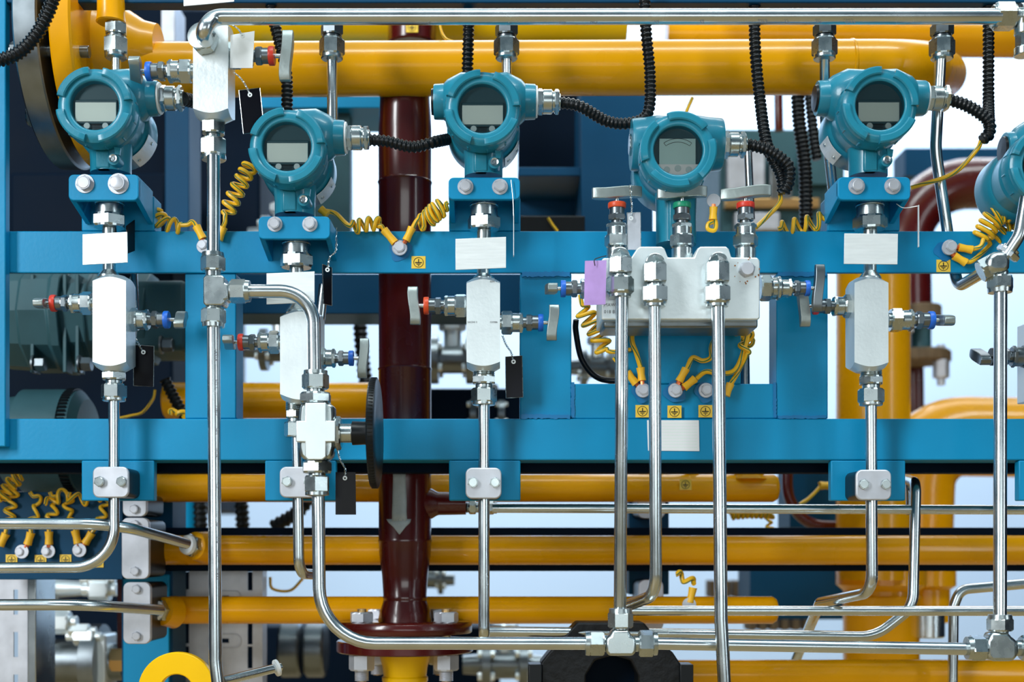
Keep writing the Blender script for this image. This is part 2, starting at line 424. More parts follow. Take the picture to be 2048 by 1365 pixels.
# rear members of the skid
rf = thing('rear_skid_frame', 'dark blue heavier steel frame standing behind the instrument frame', 'frame', P(1100, 1143, .3))
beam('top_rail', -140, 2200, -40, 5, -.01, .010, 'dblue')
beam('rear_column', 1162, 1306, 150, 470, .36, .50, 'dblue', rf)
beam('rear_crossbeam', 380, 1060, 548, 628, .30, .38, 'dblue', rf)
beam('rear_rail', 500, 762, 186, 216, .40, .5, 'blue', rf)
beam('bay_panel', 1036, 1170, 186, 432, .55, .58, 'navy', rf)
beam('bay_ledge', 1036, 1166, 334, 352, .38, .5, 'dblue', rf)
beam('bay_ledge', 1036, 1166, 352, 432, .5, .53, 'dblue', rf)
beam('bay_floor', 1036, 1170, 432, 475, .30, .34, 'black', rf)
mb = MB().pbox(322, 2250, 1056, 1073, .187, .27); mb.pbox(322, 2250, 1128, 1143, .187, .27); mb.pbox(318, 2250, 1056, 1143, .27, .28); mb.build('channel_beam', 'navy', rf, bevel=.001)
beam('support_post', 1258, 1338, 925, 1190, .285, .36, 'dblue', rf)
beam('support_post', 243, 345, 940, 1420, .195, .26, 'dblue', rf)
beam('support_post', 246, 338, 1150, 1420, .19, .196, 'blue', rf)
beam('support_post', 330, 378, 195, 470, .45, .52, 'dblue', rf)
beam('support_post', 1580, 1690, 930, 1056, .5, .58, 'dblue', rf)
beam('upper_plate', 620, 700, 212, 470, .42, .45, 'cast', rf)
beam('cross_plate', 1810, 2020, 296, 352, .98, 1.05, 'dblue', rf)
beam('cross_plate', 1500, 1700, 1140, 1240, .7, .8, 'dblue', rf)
beam('dark_slot_backing', 358, 520, 1144, 1420, .40, .42, 'navy', rf)  # dark sheet added behind the strut so its slots look black
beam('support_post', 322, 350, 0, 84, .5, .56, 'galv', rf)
# dark machine cabinet behind the left side
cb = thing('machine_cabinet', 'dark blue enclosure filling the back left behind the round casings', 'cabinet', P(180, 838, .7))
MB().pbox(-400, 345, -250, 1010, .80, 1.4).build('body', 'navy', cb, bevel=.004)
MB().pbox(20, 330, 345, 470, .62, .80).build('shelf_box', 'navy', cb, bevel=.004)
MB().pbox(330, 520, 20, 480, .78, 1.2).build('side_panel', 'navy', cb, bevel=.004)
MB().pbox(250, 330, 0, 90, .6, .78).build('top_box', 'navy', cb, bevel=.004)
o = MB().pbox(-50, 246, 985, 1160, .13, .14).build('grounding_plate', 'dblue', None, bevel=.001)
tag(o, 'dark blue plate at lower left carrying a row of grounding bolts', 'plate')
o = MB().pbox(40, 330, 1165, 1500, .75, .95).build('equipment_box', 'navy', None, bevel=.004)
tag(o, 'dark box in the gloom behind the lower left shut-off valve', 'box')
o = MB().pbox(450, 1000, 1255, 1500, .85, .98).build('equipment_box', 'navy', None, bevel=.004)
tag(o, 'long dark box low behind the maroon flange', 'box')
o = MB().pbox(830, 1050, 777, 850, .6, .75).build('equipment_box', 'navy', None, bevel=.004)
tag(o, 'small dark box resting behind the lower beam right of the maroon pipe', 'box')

# ================================================================ PIPES
def pipe(name, pts, r, bend, m, label, seg=40, cat='pipe'):
    return tube(name, pts, r, bend, label, None, m, seg, False, cat)
def hx(t, Y): return t*S(Y)
# large yellow pipe with flange behind the left transmitter and an elbow at right
t = thing('large_yellow_pipe', 'large glossy yellow pipe running across the top, elbow turning back at its right end', 'pipe', P(900, 139, .085))
YP = .085
MB().sweep(fillet([P(225, 140, YP), P(1840, 134, YP), P(1885, 150, YP+.22)], .085, 16), 53*S(YP), 48).build('pipe_run', 'yellow', t)
for x in (1700,):
    MB().lathe(P(x, 135 if x > 1000 else 138, YP), X, [(-4*S(YP), 52.5*S(YP)), (-2*S(YP), 55*S(YP)), (2*S(YP), 55*S(YP)), (4*S(YP), 52.5*S(YP))], 48).build('weld_ring', 'yellow', t)
u = S(YP); o = P(144, 105, YP)
mb = MB(); mb.lathe(o, X, [(28*u, 100*u), (28*u, 220*u), (32*u, 225*u), (66*u, 225*u), (70*u, 221*u), (70*u, 108*u), (95*u, 96*u), (150*u, 60*u), (175*u, 54*u)], 72); mb.build('neck_flange', 'yellow', t)
g = thing('steel_flange', 'thick dark steel flange bolted against the yellow flange at upper left', 'flange', o)
mb = MB(); mb.lathe(o, X, [(-38*u, 60*u), (-38*u, 221*u), (-34*u, 226*u), (6*u, 226*u), (9*u, 222*u), (9*u, 60*u)], 72); mb.build('disc', 'dsteel', g)
mb = MB(); mb.cyl(o, X, -70*u, -38*u, 120*u, 48); mb.cyl(o, X, 9*u, 28*u, 150*u, 48); mb.build('gasket_ring', 'black', g)
for a in (0.35, 1.1, 1.9, 2.7, 3.5, 4.25, 5.0, 5.8):
    c = o+(Vector((0, math.cos(a), math.sin(a))))*(172*u)
    mb = MB(); mb.cyl(c, X, -52*u, 86*u, 11*u, 16); mb.hex(c, X, -60*u, -40*u, 19*u); mb.build('stud', 'dsteel', g)
# second yellow pipes above it
pipe('yellow_pipe', [(455, 38, .42), (1252, 38, .42)], 48, 1, 'byellow', 'bright yellow pipe just below the top edge, seen behind the long steel tube')
pipe('yellow_pipe', [(1332, 70, .50), (2250, 78, .50)], 38, 1, 'yellow', 'ochre yellow pipe at upper right behind the hanging compression fittings')
pipe('yellow_pipe', [(1395, -12, .40), (1990, -12, .40)], 30, 1, 'byellow', 'bright yellow pipe cut off by the top edge at upper right')
for i, (x, ww) in enumerate(((532, 27), (1013, 29), (1648, 29), (1892, 29))):
    o = MB().cyl(P(x, 5.5, .018), -Z, 0, 20*S(0), ww*S(0), 28).build('yellow_nipple', 'yellow')
    tag(o, ['short ochre stub above the long tube left of the maroon pipe', 'short ochre stub above the long tube over the third display', 'short ochre stub above the long tube, left of two at upper right', 'short ochre stub above the long tube, right of two at upper right'][i], 'pipe stub')
t = thing('yellow_drop_pipe', 'yellow pipe end at upper left holding a steel compression fitting over the first display', 'pipe', P(222, 30, -.01))
MB().lathe(P(222, -40, -.01), -Z, [(0, 27*S(0)), (70*S(0), 27*S(0)), (84*S(0), 29*S(0)), (86*S(0), 26*S(0)), (86*S(0), 0)], 32).build('pipe_end', 'yellow', t)
o = MB().cyl(P(1118, -20, .62), -Z, 0, 125*S(.62), 66*S(.62), 40).build('steel_canister', 'cast'); tag(o, 'pale blue grey cylinder behind the long steel tube near top centre', 'canister')
o = MB().cyl(P(1220, -20, .60), -Z, 0, 125*S(.6), 26*S(.6), 32).build('yellow_riser', 'byellow'); tag(o, 'short vertical yellow pipe right of the pale canister at top', 'pipe')

# maroon vertical pipe
YM = .115; um = S(YM)
t = thing('maroon_pipe', 'dark maroon vertical pipe with a painted grey arrow, standing on a flange left of centre', 'pipe', P(810, 1265, YM))
o = P(810, 0, YM)
def mz(y): return (y)*um
mb = MB(); mb.lathe(o, -Z, [(mz(y), r*um) for y, r in ((150, 50), (200, 50), (238, 52), (262, 53), (362, 52.5), (366, 54.5), (370, 52.5), (736, 52.5), (739, 54.5), (742, 52.8), (1078, 52.5), (1082, 54), (1086, 52.8), (1110, 51.5), (1150, 46), (1192, 43.5), (1195, 45), (1199, 43.5), (1204, 44), (1222, 50), (1236, 53), (1243, 54), (1243, 132), (1245, 134), (1264, 134), (1266, 132), (1266, 40))], 56)
mb.build('pipe_body', 'maroon', t, ang=50)
# arrow painted on the curved front
def on_cyl(px, py, R=53.2):
    dx = (px-810)*um; r = R*um; return Vector((o.x+dx, YM-math.sqrt(max(0, r*r-dx*dx)), ZC-(py-VY)*um))
mb = MB()
def band(rows):
    for y, a, b in rows:
        for k in range(7): mb.v.append(on_cyl(a+(b-a)*k/6, y))
s0 = 0; rows = [(926, 789, 816), (960, 790, 815), (1000, 789, 817), (1028, 788, 817), (1044, 788, 818)]
band(rows)
for i in range(len(rows)-1):
    for k in range(6): a = i*7+k; mb.f.append((a, a+1, a+8, a+7))
s1 = len(mb.v); rows2 = [(1040, 776, 826), (1047, 781, 824), (1056, 791, 815), (1070, 802, 804)]; band(rows2)
for i in range(3):
    for k in range(6): a = s1+i*7+k; mb.f.append((a, a+1, a+8, a+7))
ob = mb.build('painted_arrow', 'arrow', t); sm = ob.modifiers.new('th', 'SOLIDIFY'); sm.thickness = .0004
mb = MB(); bo = P(848, 1008, YM)
mb.lathe(bo, X, [(0, 34*um), (16*um, 30*um), (26*um, 24*um), (30*um, 23*um), (84*um, 22*um), (84*um, 0)], 32); mb.build('side_branch', 'maroon', t)
mb = MB(); segs(mb, P(930, 1016, YM), X, YM, [('t', 0, 8, 11), ('h', 8, 22, 14), ('c', 22, 44, 10), ('h', 40, 58, 14), ('c', 58, 64, 12)]); mb.build('branch_fitting', 'nut', t)
# flange pair hardware
o_ = MB().cyl(P(824, -40, .34), -Z, 0, 132*S(.34), 48*S(.34), 36).build('dark_riser', 'maroon'); tag(o_, 'very dark maroon vertical pipe behind the long top tube, carrying a small sticker', 'pipe')
t2 = thing('lower_flange', 'maroon lower flange with a yellow reducer below it at the bottom edge', 'flange', P(810, 1310, YM))
mb = MB(); mb.lathe(o, -Z, [(mz(1281), 60*um), (mz(1281), 134*um), (mz(1283), 136*um), (mz(1302), 136*um), (mz(1304), 134*um), (mz(1304), 40*um)], 56); mb.build('disc', 'maroon', t2)
mb = MB(); mb.lathe(o, -Z, [(mz(y), r*um) for y, r in ((1302, 53), (1312, 51), (1335, 45), (1352, 43), (1355, 46), (1362, 46), (1365, 44), (1440, 44))], 48); mb.build('reducer', 'byellow', t2)
mb = MB(); mb.cyl(o, -Z, mz(1266), mz(1281), 80*um, 40); g = mb.build('gasket', 'black'); tag(g, 'black gasket squeezed between the two maroon flanges', 'gasket')
for k, (dx, dy) in enumerate(((-80, -62), (85, -62), (-62, 74), (66, 74))):
    c = P(810+dx, 0, YM)+Vector((0, dy*um, 0)); b = thing('flange_bolt', ['front left', 'front right', 'rear left', 'rear right'][k]+' bolt through the maroon flange pair', 'bolt', c+Vector((0, 0, -mz(1290))), 'bolts through the maroon flanges')
    mb = MB(); mb.cyl(c, -Z, mz(1216), mz(1358), 9*um, 16, 0); mb.build('stud', 'brass', b)
    mb = MB(); mb.hex(c, -Z, mz(1222), mz(1243), 24*um); mb.build('head', 'galv', b)
    mb = MB(); mb.hex(c, -Z, mz(1304), mz(1336), 25*um); segs(mb, c+Vector((0, 0, -mz(1336))), -Z, YM, [('t', 0, 20, 14)]); mb.build('nut', 'galv', b)

def capped(name, x0, x1, y, r, Y, label, m='yellow', bump=()):
    t = thing(name, label, 'pipe', P((x0+x1)/2, y+r, Y)); u = S(Y); L = (x1-x0)*u
    MB().lathe(P(x0, y, Y), X, [(0, 0), (0, (r-3)*u), (3*u, r*u), (L-12*u, r*u), (L-4*u, (r-5)*u), (L, (r-16)*u), (L, 0)], 44).build('pipe_run', m, t)
    for x, top, rr in bump:
        MB().lathe(P(x, top, Y), -Z, [(0, rr*u), ((y-r-top+2)*u, rr*u), ((y-r-top+10)*u, (rr+8)*u)], 28).build('stub', m, t)
    return t
capped('yellow_pipe', 300, 1558, 977, 28, .19, 'yellow pipe below the lower beam with stubs near its capped right end', bump=((1384, 900, 14), (1498, 900, 30)))
capped('yellow_pipe', 302, 2250, 1101, 29.5, .165, 'yellow pipe lying in the dark channel beam, its left end at the lower steel clamp')
capped('yellow_pipe', 338, 1556, 1221, 27.5, .165, 'yellow pipe crossing just above the maroon flange, capped at right')
capped('yellow_pipe', 1332, 2250, 1350, 30, .14, 'yellow pipe along the bottom edge at lower right')
capped('yellow_pipe', 330, 760, 802, 36, .32, 'yellow pipe seen through the frame opening left of the maroon pipe')
# sockets where thin tubes enter the yellow pipes at left
for x, y, lb in ((398, 1094, 'upper'), (334, 1224, 'lower')):
    u = S(.09); c = P(x, y, .135); d = Vector((-.55, -1, .12)).normalized()
    t = thing('pipe_socket', lb+' angled yellow socket with a white ferrule where a thin tube meets the yellow pipe', 'fitting', c)
    mb = MB(); mb.lathe(c, d, [(-20*u, 34*u), (0, 31*u), (14*u, 29*u), (18*u, 22*u)], 32); mb.build('boss', 'yellow', t)
    mb = MB(); mb.hex(c, d, 14*u, 30*u, 24*u); mb.build('nut', 'nut', t)
    mb = MB(); mb.lathe(c, d, [(30*u, 12*u), (30*u, 20*u), (33*u, 21*u), (39*u, 19*u), (39*u, 9*u)], 28); mb.build('ferrule', 'white', t)

# right-hand background pipes
pipe('yellow_riser', [(1746, 520, .40), (1746, 1160, .40)], 72, 1, 'yellow', 'thick vertical yellow pipe behind the right hand block valve')
t = thing('yellow_vessel', 'stepped yellow vertical vessel low behind the bent tubes at right', 'vessel', P(1790, 1400, .42)); u = S(.42); o = P(1762, 1130, .42)
MB().lathe(o, -Z, [(0, 88*u), (40*u, 88*u), (52*u, 74*u), (60*u, 74*u), (64*u, 78*u), (72*u, 74*u), (260*u, 74*u)], 44).build('shell', 'yellow', t)
MB().lathe(P(1850, 1130, .5), -Z, [(0, 62*u), (44*u, 62*u), (52*u, 50*u), (120*u, 50*u), (126*u, 20*u)], 40).build('side_nozzle', 'yellow', t)
pipe('yellow_elbow', [(2300, 880, .62), (1830, 872, .62), (1822, 1075, .62)], 80, 165, 'yellow', 'wide yellow elbow pipe at right below the maroon elbow', 48)
pipe('maroon_elbow', [(2300, 368, .85), (1808, 368, .85), (1812, 640, .85)], 50, 130, 'maroon', 'maroon pipe elbow blurred behind the right transmitter', 44)
pipe('maroon_riser', [(1828, 560, .86), (1832, 930, .86)], 17, 1, 'maroon', 'thin maroon pipe dropping from a flange at the right', 28)
pipe('red_hose', [(1556, 150, .7), (1558, 262, .7)], 9, 1, 'maroon', 'short red brown pipe piece seen above the green ringed valve', 20)
tube('red_hose', [(1574, 930, .45), (1580, 1000, .45), (1625, 1048, .45), (1720, 1052, .45)], 11, 1, 'dark red curved hose below the lower beam at right', None, 'maroon', 20, True, 'hose')
t = thing('pipe_flange', 'rusty brown flange pair with hanging bolt blurred at right', 'flange', P(1835, 720, .8)); u = S(.8)
for y, r in ((612, 40), (702, 58)):
    mb = MB(); mb.cyl(P(1842, y, .8), -Z, 0, 26*u, r*u, 32); mb.build('disc', 'wood', t)
mb = MB(); mb.cyl(P(1842, 636, .8), -Z, 0, 70*u, 20*u, 24); mb.build('neck', 'cast', t)
for x, y in ((1882, 690), (1812, 600)):
    mb = MB(); mb.hex(P(x, y, .77), -Z, 30*u, 66*u, 16*u); mb.cyl(P(x, y, .77), -Z, 0, 80*u, 8*u); mb.build('hanging_bolt', 'galv', t)

# ---------------------------------------------------------------- grey green gear casings at left
t = thing('gear_casing', 'large grey green ribbed gear casing behind the first block valve', 'machine', P(170, 748, .22)); YG = .24; u = S(YG)
o = P(10, 640, YG)
mb = MB(); mb.lathe(o, X, [(0, 20*u), (0, 100*u), (60*u, 104*u), (62*u, 108*u), (118*u, 108*u), (122*u, 112*u), (140*u, 112*u), (142*u, 98*u), (186*u, 96*u), (190*u, 90*u), (260*u, 80*u), (262*u, 92*u), (300*u, 92*u), (304*u, 70*u), (355*u, 62*u), (357*u, 20*u)], 10, PI/10); mb.build('housing', 'cast', t, bevel=.002)
for x in (60, 125, 150): MB().pbox(x, x+8, 548, 745, YG-.052, YG-.03).build('rib', 'cast', t, bevel=.001)
MB().pbox(255, 372, 560, 700, YG-.045, YG+.05).build('side_cover', 'cast', t, bevel=.006)
for x, y in ((80, 729), (172, 729), (335, 690)):
    mb = MB(); mb.hex(P(x, y, YG-.055), X, -9*u, 11*u, 14*u); mb.cyl(P(x, y, YG-.055), X, -14*u, -9*u, 18*u); mb.build('bolt', 'dsteel', t)
t = thing('motor_drum', 'grey green drum with a toothed rim crossing behind the lower beam at left', 'motor', P(110, 985, .20)); YG = .20; u = S(YG)
o = P(-8, 884, YG); mb = MB(); mb.lathe(o, X, [(0, 20*u), (0, 50*u), (25*u, 50*u), (28*u, 88*u), (58*u, 92*u), (62*u, 104*u), (150*u, 104*u), (152*u, 100*u), (172*u, 102*u), (186*u, 84*u), (188*u, 20*u)], 64); mb.build('drum', 'cast', t)
mb = MB()
for k in range(70):
    a = 2*PI*k/70; c = o+Vector((0, math.cos(a), math.sin(a)))*(104*u); mb.lathe(c, X, [(151*u, 2.4*u), (168*u, 2.4*u)], 5)
mb.build('toothed_rim', 'black', t)

# ---------------------------------------------------------------- perforated channels
def perforated(name, label, x0, x1, y0, y1, Y, slots, m='galv', flange=30):
    """slots in px rectangles (x0,x1,y0,y1)"""
    xs = sorted({x0, x1}|{s[0] for s in slots}|{s[1] for s in slots}); ys = sorted({y0, y1}|{s[2] for s in slots}|{s[3] for s in slots})
    mb = MB()
    for i in range(len(xs)-1):
        for j in range(len(ys)-1):
            cx, cy = (xs[i]+xs[i+1])/2, (ys[j]+ys[j+1])/2
            if any(s[0] < cx < s[1] and s[2] < cy < s[3] for s in slots): continue
            mb.pbox(xs[i], xs[i+1], ys[j], ys[j+1], Y, Y+.0025)
    t = thing(name, label, 'channel', P((x0+x1)/2, y1, Y)); mb.build('web', m, t)
    MB().pbox(x0-2, x0, y0, y1, Y, Y+.03).build('flange', m, t); MB().pbox(x1, x1+3, y0, y1, Y, Y+.03).build('flange', m, t)
    return t
sl = [(27, 36, y, y+50) for y in (1010, 1100, 1180, 1265, 1350)]
perforated('perforated_channel', 'galvanised slotted channel standing at the lower left edge', -60, 52, 985, 1420, .19, sl)
sl = []
for y in (1140, 1178+70, 1296, 1418): sl += [(368, 378, y-2, y+40), (495, 505, y-2, y+42)]
for y in (1192, 1278): sl += [(443, 458, y, y+9)]
t = perforated('perforated_channel', 'galvanised slotted strut behind the long central tube at the bottom', 356, 522, 1130, 1420, .27, sl)
for y in (1192, 1278):
    c = P(450, y+5, .27); u = S(.27)
    pts = []
    for i in range(28):
        a = 2*PI*i/28; pts.append((450+(18 if math.cos(a) > 0 else -18)+14*math.cos(a), y+5+14*math.sin(a)))
    mb = MB(); pw = [P(px_, py_, .2695) for px_, py_ in pts]; mb.sweep(pw+[pw[0]], 1.2*u, 6); mb.build('pressed_slot_rim', 'galv', t)
o = MB().pbox(55, 72, 985, 1420, .185, .25).build('steel_upright', 'steel', None, bevel=.001); tag(o, 'narrow shiny upright beside the left slotted channel', 'upright')

# clamps on the lower left post
for (x0, x1, y0, y1), lb in (((245, 293, 985, 1034), 'top plate of the three stacked on the lower left post, mostly hidden'), ((243, 298, 1036, 1159), 'long galvanised clamp plate in the middle of the three on the lower left post'), ((246, 301, 1165, 1289), 'lowest of the three galvanised clamp plates on the lower left post')):
    t = thing('clamp_plate', lb, 'clamp', P((x0+x1)/2, y1, .06)); c = 13
    def rr(x0, x1, y0, y1, c, n=6):
        pts = []
        for cx, cy, a0 in ((x1-c, y0+c, -PI/2), (x1-c, y1-c, 0), (x0+c, y1-c, PI/2), (x0+c, y0+c, PI)):
            for i in range(n+1): a = a0+PI/2*i/n; pts.append((cx+c*math.cos(a), cy+c*math.sin(a)))
        return pts
    MB().prism(rr(x0, x1, y0, y1, c), .075, .082).build('plate', 'galv', t, bevel=.0008)
    MB().prism(rr(x0+2, x1-2, y0+2, y1-2, c), .082, .155).build('clamp_block', 'black', t)
    for y in ((y0+14, y1-16) if y1-y0 > 60 else (y1-15,)): bolt('bolt', (x0+x1)/2, y, .075, 9.5, t, 'galv', False, 5)
for (x0, x1, y0, y1), lb in (((1277, 1327, 1160, 1262), 'pale clamp plate behind the three close tubes near the bottom'), ((1275, 1331, 940, 1038), 'pale clamp plate behind the close tubes just under the lower beam')):
    t = thing('clamp_plate', lb, 'clamp', P((x0+x1)/2, y1, .17)); MB().prism(rr(x0, x1, y0, y1, 14), .195, .205).build('plate', 'galv', t, bevel=.0008)
    MB().prism(rr(x0+2, x1-2, y0+2, y1-2, 14), .205, .29).build('clamp_block', 'black', t)
# lifting ring, bottom left
mb = MB(); u = S(.02); mb.lathe(P(358, 1381, .02), -Yv, [(0, 35*u), (0, 75*u), (1.5*u, 77*u), (18*u, 77*u), (20*u, 75*u), (20*u, 35*u), (18*u, 33*u), (1.5*u, 33*u)], 56, closed=True)
o = mb.build('yellow_lifting_ring', 'byellow'); tag(o, 'flat bright yellow ring cut by the bottom edge at lower left', 'ring')
# blurred shut-off valve low left
t = thing('shutoff_valve', 'blurred steel shut-off valve behind the lower left clamps', 'valve', P(150, 1365, .38)); YG = .42; u = S(YG)
mb = MB(); mb.lathe(P(70, 1325, YG), X, [(0, 60*u), (8*u, 66*u), (24*u, 66*u), (26*u, 46*u), (106*u, 46*u), (108*u, 76*u), (138*u, 76*u), (140*u, 40*u), (180*u, 36*u)], 40); mb.build('body', 'dsteel', t)
mb = MB(); mb.lathe(P(70, 1178, YG), X, [(0, 26*u), (40*u, 30*u), (44*u, 18*u), (100*u, 14*u)], 30); mb.build('neck', 'block', t)
for x, y, r in ((120, 1245, 24), (158, 1262, 15), (200, 1180, 26), (196, 1160, 18), (168, 1274, 18)):
    mb = MB(); mb.hex(P(x, y, YG-.03), X, -18*u, 20*u, r*u); mb.cyl(P(x, y, YG-.03), X, -34*u, 34*u, r*.5*u); mb.build('flange_bolt', 'block', t)
MB().pbox(182, 212, 1270, 1420, YG-.03, YG+.02).build('flange', 'block', t, bevel=.003)
mb = MB(); mb.hex(P(224, 1320, .3), X, 0, 30*S(.3), 26*S(.3)); o = mb.build('brass_fitting', 'brass'); tag(o, 'brass hex fitting beside the blue post at lower left', 'fitting')
o = MB().pbox(234, 248, 1140, 1300, .3, .33).build('maroon_strip', 'maroon', None, bevel=.001); tag(o, 'narrow maroon upright left of the clamp plates', 'upright')
# blurred valve bodies low centre left
for x0, x1, y, r, lb in ((562, 604, 1300, 56, 'left of two'), (612, 652, 1300, 56, 'right of two')):
    mb = MB(); mb.cyl(P(x0, y, .6), X, 0, (x1-x0)*S(.6), r*S(.6), 40); o = mb.build('steel_collar', 'dsteel'); tag(o, lb+' blurred steel collars behind the curved tube at the bottom', 'collar')
# blurred valves seen in the openings right of the maroon pipe
def blurvalve(x, y, k, Y, label):
    t = thing('flanged_valve', label, 'valve', P(x, y+60*k, Y)); u = S(Y)*k
    o = P(x, y, Y); mb = MB(); mb.lathe(o, X, [(-70*u, 16*u), (-40*u, 18*u), (-38*u, 42*u), (-24*u, 42*u), (-22*u, 24*u), (22*u, 24*u), (24*u, 42*u), (38*u, 42*u), (40*u, 18*u), (70*u, 16*u)], 32); mb.build('body', 'dsteel', t)
    mb = MB(); mb.cyl(o, Z, 20*u, 58*u, 15*u); mb.hex(o, Z, 50*u, 68*u, 24*u); mb.build('bonnet', 'block', t)
    for sx in (-31, 31):
        for a in (.6, 2.5, 3.7, 5.6):
            c = o+Vector((sx*u, 33*u*math.cos(a), 33*u*math.sin(a))); mb = MB(); mb.hex(c, X, -14*u, 14*u, 7*u); mb.build('stud', 'block', t)
blurvalve(905, 720, 1.15, .55, 'blurred flanged valve in the opening right of the maroon pipe')
blurvalve(975, 830, .9, .62, 'small blurred valve low in the opening under the third block valve')
blurvalve(1195, 735, .9, .6, 'blurred valve behind the coiled wire below the violet label')
blurvalve(560, 470, .9, .55, 'blurred valve in the gap between the first and second displays')
blurvalve(560, 700, 1.0, .5, 'blurred valve behind the second block valve')
blurvalve(1010, 1330, 1.2, .6, 'dark blurred valve at the bottom centre beside the black casting')
blurvalve(860, 1160, .7, .8, 'pale blurred fitting in the gap right of the maroon pipe taper')
blurvalve(1180, 900, .6, .7, 'blurred fitting glimpsed above the yellow capped pipe')
o = MB().pbox(1135, 1200, 925, 942, .5, .56).build('steel_bar', 'steel', None, bevel=.002); tag(o, 'short bright bar under the lower beam near centre', 'bar')
# dark cables hanging behind the frame opening
for pts, lb in (([(716, 560, .5), (722, 680, .5), (735, 800, .5)], 'black cable hanging behind the second block valve'), ([(398, 930, .5), (402, 1060, .5)], 'left black hose behind the yellow pipe under the lower beam'), ([(478, 930, .5), (486, 1060, .5)], 'right black hose behind the yellow pipe under the lower beam'), ([(640, 960, .4), (600, 1020, .4), (545, 1056, .4)], 'dark curved hose behind the second clamp')):
    hose('ribbed_hose', pts, 15, lb, None, 12)
o = MB().cyl(P(372, 1000, .62), -Z, 0, 60*S(.62), 20*S(.62)).build('blue_bottle', 'blue'); tag(o, 'glossy blue cylinder behind the channel beam at left', 'cylinder')
# black casting at the bottom
t = thing('black_casting', 'rough black cast yoke at the bottom centre behind the tube tee', 'casting', P(1240, 1400, .06))
mb = MB().prism([(1154, 1246), (1288, 1246), (1316, 1280), (1346, 1306), (1362, 1330), (1362, 1420), (1276, 1420), (1276, 1352), (1262, 1322), (1226, 1312), (1190, 1322), (1172, 1352), (1172, 1420), (1082, 1420), (1082, 1326), (1098, 1306), (1122, 1280)], .045, .085)
mb.build('yoke', 'rough', t, bevel=.002)
for x0, x1 in ((1057, 1084), (1360, 1387)): MB().pbox(x0, x1, 1330, 1420, .04, .07).build('side_lug', 'black', t, bevel=.001)
MB().pbox(1165, 1285, 1310, 1420, .087, .11).build('inner_plate', 'navy', t)
# stacked timber far back at lower right
k = 0
for x in range(1498, 1630, 22):
    o = MB().pbox(x, x+14, 1168, 1262, .9, .95).build('timber_board', 'wood', None, bevel=.002)
    tag(o, 'upright weathered board in the blurred row behind the capped yellow pipe', 'board', 'weathered boards behind the capped yellow pipe')
for x in range(1420, 1500, 24):
    o = MB().pbox(x, x+16, 1162, 1196, .95, 1.0).build('timber_board', 'wood', None, bevel=.002)
    tag(o, 'upright weathered board in the blurred row behind the capped yellow pipe', 'board', 'weathered boards behind the capped yellow pipe')
o = MB().cyl(P(1854, 1226, .4), -Z, 0, 50*S(.4), 34*S(.4), 32).build('steel_drum', 'steel'); tag(o, 'small bright steel drum behind the tubes at lower right', 'drum')
# grey machinery behind the fourth transmitter
t = thing('background_machine', 'blurred grey machine with square panels behind the three upright valves', 'machine', P(1560, 470, .9))
MB().pbox(1440, 1690, 258, 480, .9, 1.2).build('body', 'cast', t, bevel=.004)
for x0, x1, y0, y1, m_ in ((1455, 1530, 300, 380, 'galv'), (1540, 1585, 320, 400, 'dsteel'), (1600, 1660, 290, 370, 'cast'), (1450, 1640, 395, 415, 'brass'), (1470, 1560, 425, 460, 'galv')):
    MB().pbox(x0, x1, y0, y1, .88, .9).build('panel', m_, t, bevel=.002)
o = MB().pbox(470, 545, 395, 425, .9, .94).build('background_panel', 'galv', None, bevel=.002); tag(o, 'pale panel with a dark red square seen left of the second display', 'panel')
# ================================================================ TRANSMITTERS
YN = -.03
def arc_pad(mb, o, a0, a1, r0, r1, t0, t1, u, n=12):
    """rounded raised pad on the ring"""
    prof = [(t1, r0), (t0+2, r0+.5), (t0, r0+3), (t0, r1-3.5), (t0+2.5, r1-.6), (t0+7, r1), (t1, r1)]
    st = []
    for k in range(n+1):
        a = a0+(a1-a0)*k/n; sh = 1 if 0 < k < n else 0
        c = Vector((math.cos(a), 0, math.sin(a))); s = len(mb.v); st.append(s)
        for t, r in prof:
            tt = t if sh else min(t1, t+2)
            mb.v.append(o+c*(r*u)+Vector((0, tt*u, 0)))
    m = len(prof)
    for i in range(n):
        for k in range(m): a = st[i]+k; b = st[i]+(k+1) % m; mb.f.append((a, b, b-st[i]+st[i+1], a-st[i]+st[i+1]))
    mb.f.append(tuple(range(st[0], st[0]+m))); mb.f.append(tuple(range(st[-1]+m-1, st[-1]-1, -1)))
